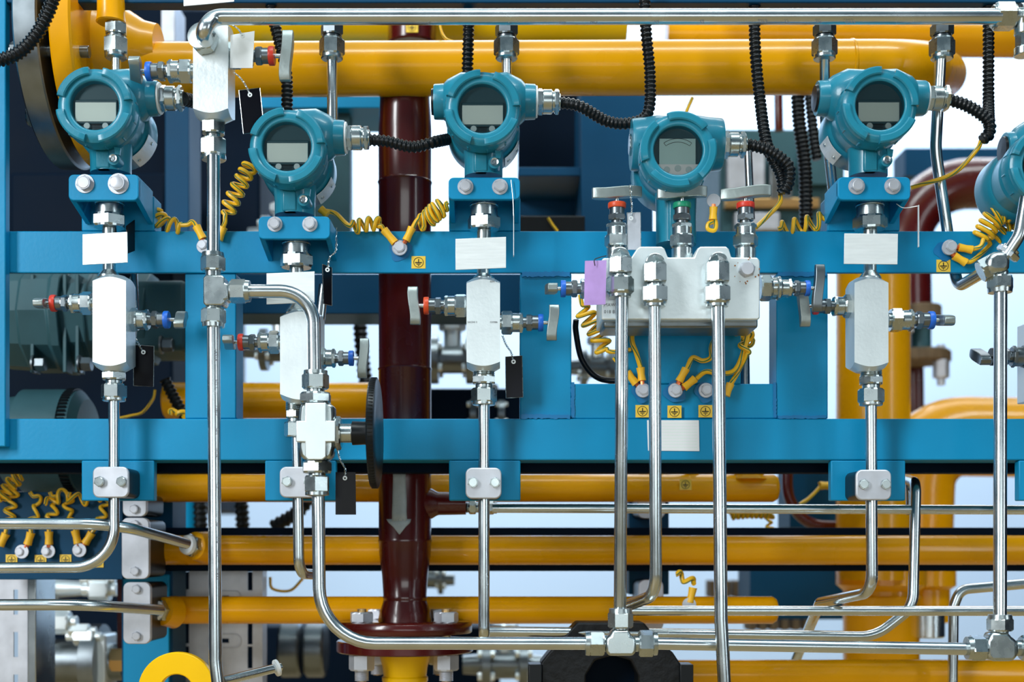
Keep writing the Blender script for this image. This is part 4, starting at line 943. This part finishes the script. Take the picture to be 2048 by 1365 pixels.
tube('steel_tube', [(-120, 1211, -.03), (165, 1210, -.03), (322, 1221, .06)], 11.5, [120], 'lower of two tubes entering at the lower left, ending in a yellow socket')
tube('steel_tube', [(446, 1363, -.06), (560, 1335, -.01)], 9.5, 1, 'short thin tube with a white ferrule at the bottom, right of the yellow ring')
mb = MB(); mb.lathe(P(556, 1336, -.012), Vector((-1, -.6, -.3)), [(0, 8*S(0)), (0, 17*S(0)), (5*S(0), 17*S(0)), (7*S(0), 11*S(0))], 28); o = mb.build('tube_ferrule', 'white'); tag(o, 'white round ferrule on the thin tube beside the bottom strut', 'ferrule')
tube('steel_tube', [(985, 1017, .06), (2200, 1021, .06)], 9.5, 1, 'thin horizontal tube just under the hanging tabs, from the maroon branch to the right edge')
tube('steel_tube', [(1241, 1222, .03), (2200, 1223, .03)], 10, 1, 'thin horizontal tube crossing right at the level of the capped yellow pipe end')
tube('steel_tube', [(968, 1264, .055), (1175, 1266, .05), (1750, 1274, .05), (1826, 1215, .05), (1832, 966, .06), (1800, 955, .16)], 10.5, [300, 90, 60, 26], 'thin tube along the bottom, sweeping up behind the right clamp')
tube('steel_tube', [(1822, 1030, .12), (1820, 965, .12), (1790, 950, .2)], 9, 24, 'short bent tube just left of the sweeping tube behind the right clamp')
tube('steel_tube', [(2150, 1160, .10), (1920, 1180, .10), (1907, 1215, .10), (1905, 1420, .10)], 10, [30, 20], 'thin tube entering from the lower right edge and turning down')
tube('steel_tube', [(664, 100, -.01), (665, 260, -.01)], 10.5, 1, 'short vertical tube below the fitting left of the maroon pipe')
tube('steel_tube', [(1013, 100, -.01), (1014, 190, .0)], 10.5, 1, 'short vertical tube dropping behind the third display')
tube('steel_tube', [(1649, 100, -.01), (1650, 240, .02), (1668, 400, .06)], 10.5, 150, 'vertical tube dropping behind the right transmitter')
tube('steel_tube', [(232, 100, -.01), (232, 200, .0)], 10, 1, 'short vertical tube dropping behind the first display')
tube('steel_tube', [(1882, 95, -.01), (1871, 300, .01), (1897, 480, .02), (1916, 575, .01), (1975, 540, -.05)], 11.5, [200, 200, 26], 'tube right of the fifth display, bent at its foot up to the angled tee')
tube('steel_tube', [(2012, 512, -.065), (2040, 470, -.07), (2055, 380, -.07)], 12.5, 60, 'short tube rising from the angled tee under the cut-off transmitter')
tube('steel_tube', [(648, 570, .03), (640, 640, .03), (622, 700, .02)], 10, 60, 'bent tube behind the curved tube and black tag')
tube('steel_tube', [(1496, 300, .08), (1502, 440, .08)], 8, 1, 'thin tube behind the red ringed upright valve')
tube('steel_tube', [(-60, 1165, .25), (90, 1165, .25)], 8, 1, 'thin tube behind the lower left channel')
tube('steel_tube', [(268, 545, .06), (272, 620, .06), (262, 700, .06)], 7, 100, 'thin tube behind the first block valve')
tube('black_cable', [(1152, 640, .05), (1152, 665, .055), (1165, 722, .055), (1200, 758, .055), (1262, 762, .04)], 6, 1, 'dark looping cable behind the left of the three close tubes', None, 'black', 12, True, 'cable')
tube('steel_tube', [(1488, 640, .03), (1490, 790, .03)], 10, 1, 'short vertical tube behind the knotted yellow wires', None, 'dsteel')
# valve at the far right edge
t = thing('block_valve', 'dark needle valve cut off by the right edge, its handle beside the tall tube', 'valve', P(2060, 720, 0))
needle_stem(t, 2070, 714, 0.0, -X, 'black', PI/2-.5, .95, 30, bonnet='dsteel', dark='dsteel')
MB().pbox(2066, 2120, 640, 800, -.02, .02).build('body', 'block', t, bevel=.001)

# ================================================================ RIBBED CONDUITS
hose('conduit', [(118, -40, -.062), (96, 25, -.062), (66, 78, -.062), (25, 112, -.062), (-40, 128, -.062)], 14, 'black ribbed conduit curving through the top left corner', None, 9)
hose('conduit', [(536, -30, .0), (545, 30, .0), (560, 90, .0), (573, 150, .0), (574, 235, .0)], 12, 'black ribbed conduit dropping to the second display')
hose('conduit', [(937, -30, .01), (937, 60, .01), (934, 165, .02)], 12, 'black ribbed conduit dropping behind the third display')
hose('conduit', [(1118, 205, YN), (1160, 213, YN), (1215, 243, YN+.01), (1262, 246, YN+.01), (1296, 225, YN+.01), (1300, 150, YN+.01), (1292, 60, YN), (1288, -30, YN)], 12, 'black ribbed conduit looping from the third display gland up to the top edge')
hose('conduit', [(740, 280, YN), (775, 283, YN), (825, 294, YN), (870, 284, YN), (915, 275, .0)], 12, 'black ribbed conduit joining the second display gland to the third transmitter, across the maroon pipe')
hose('conduit', [(1509, -30, -.0), (1510, 90, 0), (1520, 200, 0), (1534, 290, -.01), (1562, 350, -.02), (1566, 388, -.02)], 12, 'black ribbed conduit hanging down left of the fifth display')
hose('conduit', [(1490, 288, YN), (1535, 300, YN), (1575, 330, YN), (1578, 362, YN), (1568, 386, YN)], 12.5, 'black ribbed conduit bending out of the pale display transmitter gland')
hose('conduit', [(1893, 198, YN), (1935, 212, YN), (1975, 240, YN), (1978, 268, YN), (1964, 280, YN)], 12.5, 'black ribbed conduit bending down from the fifth display gland')
hose('conduit', [(1977, -30, -.0), (1977, 100, 0), (1977, 200, 0), (1978, 250, -.02)], 11.5, 'black ribbed conduit hanging near the right edge')
hose('conduit', [(1594, 150, .24), (1598, 240, .24), (1610, 340, .24), (1612, 470, .24)], 14, 'dark ribbed conduit in shade left of the fifth display')
hose('conduit', [(1617, 170, .3), (1628, 280, .3), (1634, 320, .3)], 11, 'short dark conduit end behind the plug of the fifth display')
hose('conduit', [(366, 198, YN), (392, 204, YN+.02), (410, 210, .03)], 14, 'black conduit stub between the first gland and the block valve')
hose('conduit', [(330, 760, .2), (350, 800, .2), (372, 838, .2)], 12, 'dark hose behind the left post just above the lower beam')

# ================================================================ GROUNDING
for i, (x, y, Y, r, lb) in enumerate(((408, 494, 0, 10, 'earthing bolt on the upper beam beside the long left tube'), (800, 498, 0, 12, 'earthing bolt on the upper beam where two wires meet left of the third tag'), (1285, 782, 0, 11.5, 'left earthing bolt on the ledge between the close tubes'), (1350, 782, 0, 11.5, 'middle earthing bolt on the ledge between the close tubes'), (1411, 782, 0, 11.5, 'right earthing bolt on the ledge between the close tubes'), (1897, 497, 0, 12, 'earthing bolt at the right end of the upper beam'), (45, 1104, .13, 9, 'leftmost of three round bolts on the dark plate at lower left'), (97, 1103, .13, 9, 'middle of three round bolts on the dark plate at lower left'), (160, 1101, .13, 9, 'rightmost of three round bolts on the dark plate at lower left'))):
    t = thing('grounding_bolt', lb, 'bolt', P(x, y, Y), 'earthing bolts'); u = S(Y)
    mb = MB(); mb.cyl(P(x, y, Y), -Yv, 0, 9*u, r*.62*u); mb.cyl(P(x, y, Y), -Yv, 5*u, 9*u, r*1.3*u); mb.build('washer', 'galv', t)
    mb = MB(); mb.hex(P(x, y, Y), -Yv, 9*u, 20*u, r*u, .3); mb.lathe(P(x, y, Y), -Yv, [(20*u, r*.8*u), (21*u, r*.72*u), (21*u, 0)], 20); mb.build('head', 'galv', t)
YW = -.006
wire('grounding_wire', [(300, 412, .02), (312, 428, .01), (330, 447, 0), (372, 450, YW), (385, 444, YW), (396, 458, YW)], [(.12, .72, 4.2, 13)], 'short coiled yellow and green wire right of the first bracket', [((393, 453), (406, 478), YW, (408, 494))])
wire('grounding_wire', [(506, 318, .0), (490, 345, -.01), (470, 385, -.01), (452, 425, -.01), (450, 445, -.01), (443, 462, YW)], [(.0, .80, 7, 14)], 'long coiled yellow wire left of the second display', [((447, 455), (438, 480), YW, None)])
wire('grounding_wire', [(652, 422, -.01), (672, 428, -.01), (700, 452, -.01), (735, 447, -.01), (758, 448, -.01), (772, 466, YW)], [(.42, .88, 3.8, 12)], 'coiled yellow wire on the left of the bolt before the maroon pipe', [((768, 460), (790, 486), YW, (800, 498)), ((655, 430), (641, 418), -.012, None)])
wire('grounding_wire', [(896, 405, -.02), (885, 412, -.02), (866, 425, -.02), (848, 440, -.01), (835, 440, -.01), (822, 462, YW)], [(.05, .74, 6, 17)], 'tightly coiled yellow wire on the right of the bolt before the maroon pipe', [((824, 456), (812, 482), YW, (800, 498))])
wire('grounding_wire', [(1427, 428, -.05), (1432, 450, -.05), (1428, 461, -.05), (1416, 458, -.05), (1417, 448, -.05), (1426, 444, -.05)], [], 'small yellow wire loop hanging under the pale display transmitter', [((1426, 440), (1427, 415), -.05, (1427, 402))])
wire('grounding_wire', [(1160, 590, -.0), (1165, 612, 0), (1180, 640, 0), (1198, 668, 0), (1206, 692, 0), (1222, 704, 0), (1262, 700, .0)], [(.12, .72, 5.2, 17)], 'coiled yellow wire spiralling down below the violet label')
wire('grounding_wire', [(1266, 640, -.004), (1264, 680, YW), (1272, 705, YW), (1281, 735, YW)], [], 'yellow wire dropping straight to the left ledge bolt', [((1281, 736), (1284, 762), YW, (1285, 782))], 5)
wire('grounding_wire', [(1228, 715, YW), (1240, 730, YW), (1258, 752, YW)], [], 'short yellow wire reaching the left ledge bolt from behind a tube', [((1254, 745), (1272, 768), YW, (1285, 782))], 5)
wire('grounding_wire', [(1444, 655, -.01), (1424, 690, -.01), (1422, 715, -.01), (1405, 722, -.01), (1385, 716, YW), (1373, 740, YW)], [], 'yellow wire bending down to the middle ledge bolt', [((1372, 738), (1358, 764), YW, (1350, 782))], 5)
wire('grounding_wire', [(1500, 650, -.01), (1488, 700, -.01), (1470, 740, -.01), (1440, 748, -.01), (1412, 744, YW), (1392, 758, YW)], [], 'yellow wire swinging across to the middle ledge bolt from the right', [((1390, 758), (1368, 776), YW, (1350, 782))], 5)
wire('grounding_wire', [(1456, 640, -.012), (1490, 665, -.012), (1494, 705, -.012), (1478, 740, YW), (1460, 772, YW)], [(.0, .55, 2.2, 14)], 'looping yellow wire to the right ledge bolt', [((1461, 768), (1452, 792), YW, None)], 5)
wire('grounding_wire', [(1500, 640, .01), (1470, 655, .01), (1500, 680, .01), (1465, 690, .01), (1480, 715, .01)], [(.1, .9, 4, 10)], 'tangled yellow wire under the right end of the manifold')
wire('grounding_wire', [(1560, 384, -.015), (1560, 405, -.015), (1538, 430, -.02), (1512, 455, -.03)], [], 'yellow wire leaving the conduit end beside the red ringed upright valve')
wire('grounding_wire', [(1963, 280, -.025), (1952, 302, -.02), (1905, 348, -.01), (1822, 376, .0)], [], 'long yellow wire running from the right conduit end down to the bracket')
wire('grounding_wire', [(1556, 458, .0), (1590, 452, 0), (1625, 445, .0), (1655, 436, .0)], [(.05, .98, 3.6, 15)], 'loosely coiled wire lying on the upper beam left of the right bracket')
wire('grounding_wire', [(2052, 410, -.01), (2020, 420, -.01), (1992, 432, -.01), (1970, 470, -.01), (1962, 492, -.01), (1942, 500, YW)], [(.06, .78, 8.5, 19)], 'tightly coiled yellow wire at the right end of the upper beam', [((1944, 500), (1917, 495), YW, (1897, 497))])
wire('grounding_wire', [(2060, 440, .0), (2028, 440, .0), (2004, 455, .0), (1990, 478, .0), (1970, 500, .0), (1945, 522, YW), (1932, 524, YW)], [(.05, .6, 5, 15)], 'looser yellow coil beneath the tight coil at the right end', [((1932, 526), (1908, 512), YW, (1897, 497))])
YL = .1235
for pts, coils, lg, lb in (([(60, 985, YL), (75, 1010, YL), (62, 1040, YL), (62, 1072, YL)], [(.1, .8, 2, 9)], ((62, 1066), (55, 1090), YL, (45, 1104)), 'yellow wire to the leftmost bolt of the lower left plate'), ([(100, 985, YL), (110, 1012, YL), (98, 1040, YL), (98, 1066, YL)], [(.1, .7, 2, 8)], ((98, 1064), (98, 1090), YL, (97, 1103)), 'yellow wire to the middle bolt of the lower left plate'), ([(140, 985, YL), (134, 1020, YL), (148, 1045, YL), (151, 1064, YL)], [(.1, .7, 2, 8)], ((150, 1062), (156, 1088), YL, (160, 1101)), 'left yellow wire to the rightmost bolt of the lower left plate'), ([(215, 990, YL), (205, 1025, YL), (196, 1050, YL), (182, 1068, YL)], [(.1, .7, 2, 8)], ((184, 1066), (170, 1088), YL, (160, 1101)), 'right yellow wire to the rightmost bolt of the lower left plate'), ([(30, 960, YL), (20, 1010, YL), (16, 1040, YL), (10, 1072, YL)], [(.0, .8, 4, 10)], ((12, 1068), (0, 1092), YL, None), 'yellow wire at the left edge above the dark plate')):
    wire('grounding_wire', pts, coils, lb, [lg], 4)
wire('grounding_wire', [(1, 1005, .12), (10, 985, .12), (22, 965, .12), (40, 950, .12)], [(.0, 1.0, 5, 12)], 'dark yellow coil at the left edge under the motor drum', (), 4)
wire('grounding_wire', [(90, 1010, .12), (125, 990, .12), (160, 1000, .12), (205, 990, .12)], [(.0, 1.0, 4, 11)], 'loose yellow coil under the motor drum', (), 4)
wire('grounding_wire', [(1352, 1150, .11), (1372, 1158, .11), (1388, 1168, .11)], [(.0, 1, 1.5, 8)], 'yellow wire twist under the dark channel near the close tubes', [((1386, 1176), (1380, 1206), .11, (1378, 1210))], 5)
wire('grounding_wire', [(1460, 1030, .3), (1500, 1026, .3), (1545, 1028, .3)], [(.0, 1, 9, 9)], 'tight green and yellow coil lying under the thin tube at right', (), 4)
wire('grounding_wire', [(1545, 1030, .3), (1538, 1045, .3), (1545, 1070, .3)], [(.0, 1, 3, 6)], 'small coil tail hanging right of the green and yellow coil', (), 3)
wire('grounding_wire', [(1600, 1010, .3), (1620, 996, .3), (1640, 975, .3), (1640, 965, .3)], [], 'short yellow wire below the beam left of the right tab', [((1640, 972), (1662, 972), .3, None)], 4)
wire('grounding_wire', [(540, 1155, .3), (545, 1178, .3), (580, 1182, .3), (606, 1158, .3)], [], 'thin yellow wire sagging beside the return bend', (), 3)
wire('grounding_wire', [(886, 20, .1), (880, 50, .1), (890, 76, .1), (915, 86, .1)], [], 'green edged thin wire looping near the top centre', (), 3)
wire('grounding_wire', [(235, 838, .2), (262, 832, .2), (285, 825, .2), (305, 800, .2), (310, 780, .2)], [], 'thin yellow wire in the dark gap above the lower beam at left', (), 3)
wire('grounding_wire', [(340, 830, .15), (355, 822, .15), (368, 834, .15)], [(0, 1, 1.5, 7)], 'small yellow wire end left of the left post', (), 5)
wire('grounding_wire', [(1096, 436, .28), (1105, 450, .28), (1115, 463, .28)], [], 'thin yellow wire in the dark bay above the upper beam', (), 3)
wire('grounding_wire', [(1385, 195, .25), (1372, 225, .25), (1368, 240, .25)], [], 'yellow wire dropping behind the pale display transmitter', (), 4)

# earth symbol stickers
def earth(x, y, w_, Y, label, tilt=0):
    t = thing('earth_sticker', label, 'sticker', P(x, y, Y)); u = S(Y)
    MB().pbox(x-w_/2, x+w_/2, y-w_*.44, y+w_*.44, Y-.0004, Y).build('label', 'sticker', t)
    mb = MB(); r = w_*.36*u; mb.lathe(P(x, y, Y-.0005), -Yv, [(0, r), (.0002, r), (.0002, r*.90), (0, r*.90)], 32, closed=True)
    for x0, x1, y0, y1 in ((-.03, .03, -.24, .0), (-.24, .24, -.02, .05), (-.14, .14, .10, .15), (-.04, .04, .19, .25)): mb.pbox(x+x0*w_, x+x1*w_, y+y0*w_, y+y1*w_, Y-.0008, Y-.0004)
    mb.build('earth_symbol', 'ink', t)
for x, y, w_, Y, lb in ((837, 525, 28, 0, 'small yellow earth symbol sticker under the bolt before the maroon pipe'), (1887, 532, 28, 0, 'yellow earth symbol sticker at the right end of the upper beam'), (1285, 823, 28, .0, 'left earth symbol sticker of three on the ledge'), (1349, 824, 28, .0, 'middle earth symbol sticker of three on the ledge'), (1411, 823, 28, .0, 'right earth symbol sticker of three on the ledge'), (23, 1120, 23, .13, 'leftmost small earth sticker on the dark lower left plate'), (81, 1121, 23, .13, 'second small earth sticker on the dark lower left plate'), (131, 1120, 23, .13, 'third small earth sticker on the dark lower left plate'), (196, 1126, 22, .13, 'rightmost small earth sticker on the dark lower left plate')):
    earth(x, y, w_, Y-.0005 if Y > .1 else Y, lb)
earth(1371, 970, 24, .19-28*S(.19)-.0006, 'earth symbol sticker on the yellow pipe below the lower beam')
earth(824, 54, 24, .34-48*S(.34)-.0012, 'earth symbol sticker on the dark pipe at the top centre')

# ================================================================ TAGS
def nametag(name, c, label, m='tagsteel', th=.0012, hole=None, cat='tag'):
    o = MB().plate(c, th).build(name, m, None, bevel=.0002); tag(o, label, cat); return o
Yt = YN-.026
nametag('name_plate', [(165, 469, Yt), (254, 464, Yt-.006), (255, 525, Yt-.006), (165, 530, Yt)], 'tilted blank metal tag above the first block valve')
nametag('name_plate', [(254, 452, -.03), (270, 440, -.012), (270, 502, -.012), (255, 508, -.03)], 'dark side tag just right of the tilted metal tag', 'blackp')
nametag('name_plate', [(533, 547, Yt), (629, 543, Yt), (629, 605, Yt), (533, 609, Yt)], 'blank metal tag above the lower mounted block valve, crossed by the curved tube')
nametag('name_plate', [(911, 478, Yt), (1012, 474, Yt), (1012, 536, Yt), (911, 540, Yt)], 'blank white tag above the middle block valve')
nametag('name_plate', [(1689, 467, Yt), (1796, 468, Yt), (1795, 529, Yt), (1688, 528, Yt)], 'blank white tag above the right block valve')
o = nametag('paper_label', [(1294, 841, -.001), (1398, 841, -.001), (1399, 903, -.001), (1296, 902, -.001)], 'ruled white paper label on the lower beam behind the close tubes', 'white', .0004, cat='label')
mb = MB()
for k in range(9): mb.pbox(1300, 1394, 847+k*6, 847.7+k*6, -.00115, -.00105)
mb.build('ruled_line', 'lcd', o)
t = thing('valve_tag', 'violet tag wired to the manifold left side', 'tag', P(1190, 521, -.10))
MB().plate([(1170, 522, -.105), (1213, 521, -.105), (1211, 609, -.105), (1168, 611, -.105)], .001).build('plate', 'violet', t)
mb = MB(); mb.sweep(catmull([P(1190, 532, -.107), P(1189, 520, -.108), P(1200, 515, -.10), P(1212, 512, -.09)]), 1.0*S(-.1), 6); mb.build('tag_wire', 'ink', t)
def hang(c, label, m, wirepts, Y, edge=True):
    t = thing('hanging_tag', label, 'tag', P(*c[0])); MB().plate(c, .0008).build('plate', m, t)
    if edge:
        w4 = [P(*q)+Vector((0, -.0003, 0)) for q in c]; mb = MB(); mb.sweep(w4+[w4[0]], .7*S(Y), 4); mb.build('bright_rim', 'nut', t)
    mb = MB()
    p = [P(a, b, Y) for a, b in wirepts]; cp = catmull(p, 14)
    for ph in (0, PI):
        q = []
        for i, v in enumerate(cp): q.append(v+Vector((math.cos(i*.9+ph), math.sin(i*.9+ph), .0))*1.6*S(Y))
        mb.sweep(q, .8*S(Y), 5)
    mb.build('tag_wire', 'steel', t)
    a, b = wirepts[0]; mb = MB(); mb.lathe(P(a, b, Y-.001), -Yv, [(0, 2*S(Y)), (0, 4.5*S(Y)), (.0006, 4.5*S(Y)), (.0006, 2*S(Y))], 16, closed=True); mb.build('eyelet', 'tagsteel', t)
hang([(267, 690, -.01), (308, 693, -.01), (307, 774, -.01), (267, 772, -.01)], 'dark mirror finish tag hanging right of the first block valve', 'blackp', [(287, 705), (277, 688), (268, 672), (262, 655)], -.012)
hang([(1011, 714, -.02), (1044, 712, -.02), (1046, 795, -.02), (1012, 797, -.02)], 'dark mirror finish tag hanging right of the middle block valve', 'blackp', [(1027, 724), (1022, 705), (1012, 690), (1005, 672)], -.022)
hang([(478, 181, -.08), (520, 176, -.07), (529, 264, -.07), (487, 268, -.08)], 'dark reflective tag hanging between the upper left block valve and second display', 'blackp', [(500, 190), (492, 172), (480, 155), (468, 145)], -.085)
hang([(645, 529, -.035), (664, 536, -.02), (664, 612, -.02), (647, 608, -.035)], 'black angled tag hanging below the second bracket', 'blackp', [(655, 540), (660, 515), (672, 500), (672, 455)], -.04)
hang([(671, 945, -.05), (711, 945, -.05), (712, 1030, -.05), (671, 1030, -.05)], 'plain black tag hanging below the cross shaped valve', 'blackp', [(690, 957), (690, 938), (680, 920), (675, 900)], -.052, False)
hang([(461, 70, -.07), (509, 62, -.07), (505, 136, -.07), (460, 136, -.07)], 'white tag wired beside the upper left block valve', 'white', [(485, 72), (478, 60), (468, 52), (458, 48)], -.075, False)
hang([(1254, 426, -.06), (1281, 425, -.06), (1282, 500, -.06), (1255, 500, -.06)], 'grey steel tag hanging behind the orange ringed upright valve', 'galv', [(1262, 437), (1264, 415), (1262, 395), (1261, 370)], -.062)
nametag('white_plate', [(367, -30, -.06), (470, -30, -.06), (468, 3, -.06), (367, 12, -.06)], 'white plate cut off by the top edge above the upper left block valve', 'white', .001, cat='plate')
mb = MB(); mb.sweep(catmull([P(1793, 408, -.04), P(1808, 416, -.045), P(1838, 412, -.05)], 10), .8*S(0), 5); mb.pbox(1837, 1838.4, 410, 494, -.052, -.049)
o = mb.build('edge_on_tag', 'tagsteel'); tag(o, 'thin tag seen edge on, hanging right of the right bracket', 'tag')
mb = MB(); mb.sweep(catmull([P(1022, 360, -.055), P(1026, 400, -.055), P(1027, 432, -.055)], 10), .9*S(0), 5); mb.pbox(1026.6, 1028, 428, 511, -.057, -.05)
o = mb.build('edge_on_tag', 'tagsteel'); tag(o, 'thin tag seen edge on, hanging right of the third bracket', 'tag')
# tube print: small grey characters running down the long tube and along the top tube
lettering([(s_, 429.5+(y_-700)*.006, y_, YT-13*S(YT)-.0006, 9.5, PI/2) for s_, y_ in (('TP316', 697), ('3M 1', 758), ('OFD', 812), ('SML', 856), ('NDE', 896), ('OC', 968), ('1/', 1022), ('50', 1044), ('MA', 1074), ('HT', 1102), ('50E55', 1136))], 'print', LONG, 'tube_print')
lettering([(s_, x_, 46.5, -.088-12*S(-.087)-.0006, 9, 0) for s_, x_ in (('NI', 508), ('SM', 552), ('LI', 622), ('IDO', 672), ('2', 742), ('IN', 786), ('IHI I', 826), ('TP', 1015), ('1H', 1060), ('316', 1118), ('NO', 1180), ('1INS', 1300), ('SS', 1400), ('TINS', 1516), ('LI', 1570), ('SH', 1632), ('OAN', 1690))], 'print', TOPT, 'tube_print')
# small stampings on the block valves
for bv, lst in BV.items():
    lettering([(s_, x_, y_, YN-.0194, sz, 0) for s_, x_, y_, sz in lst], 'print', bpy.data.objects[bv], 'stamped_mark')
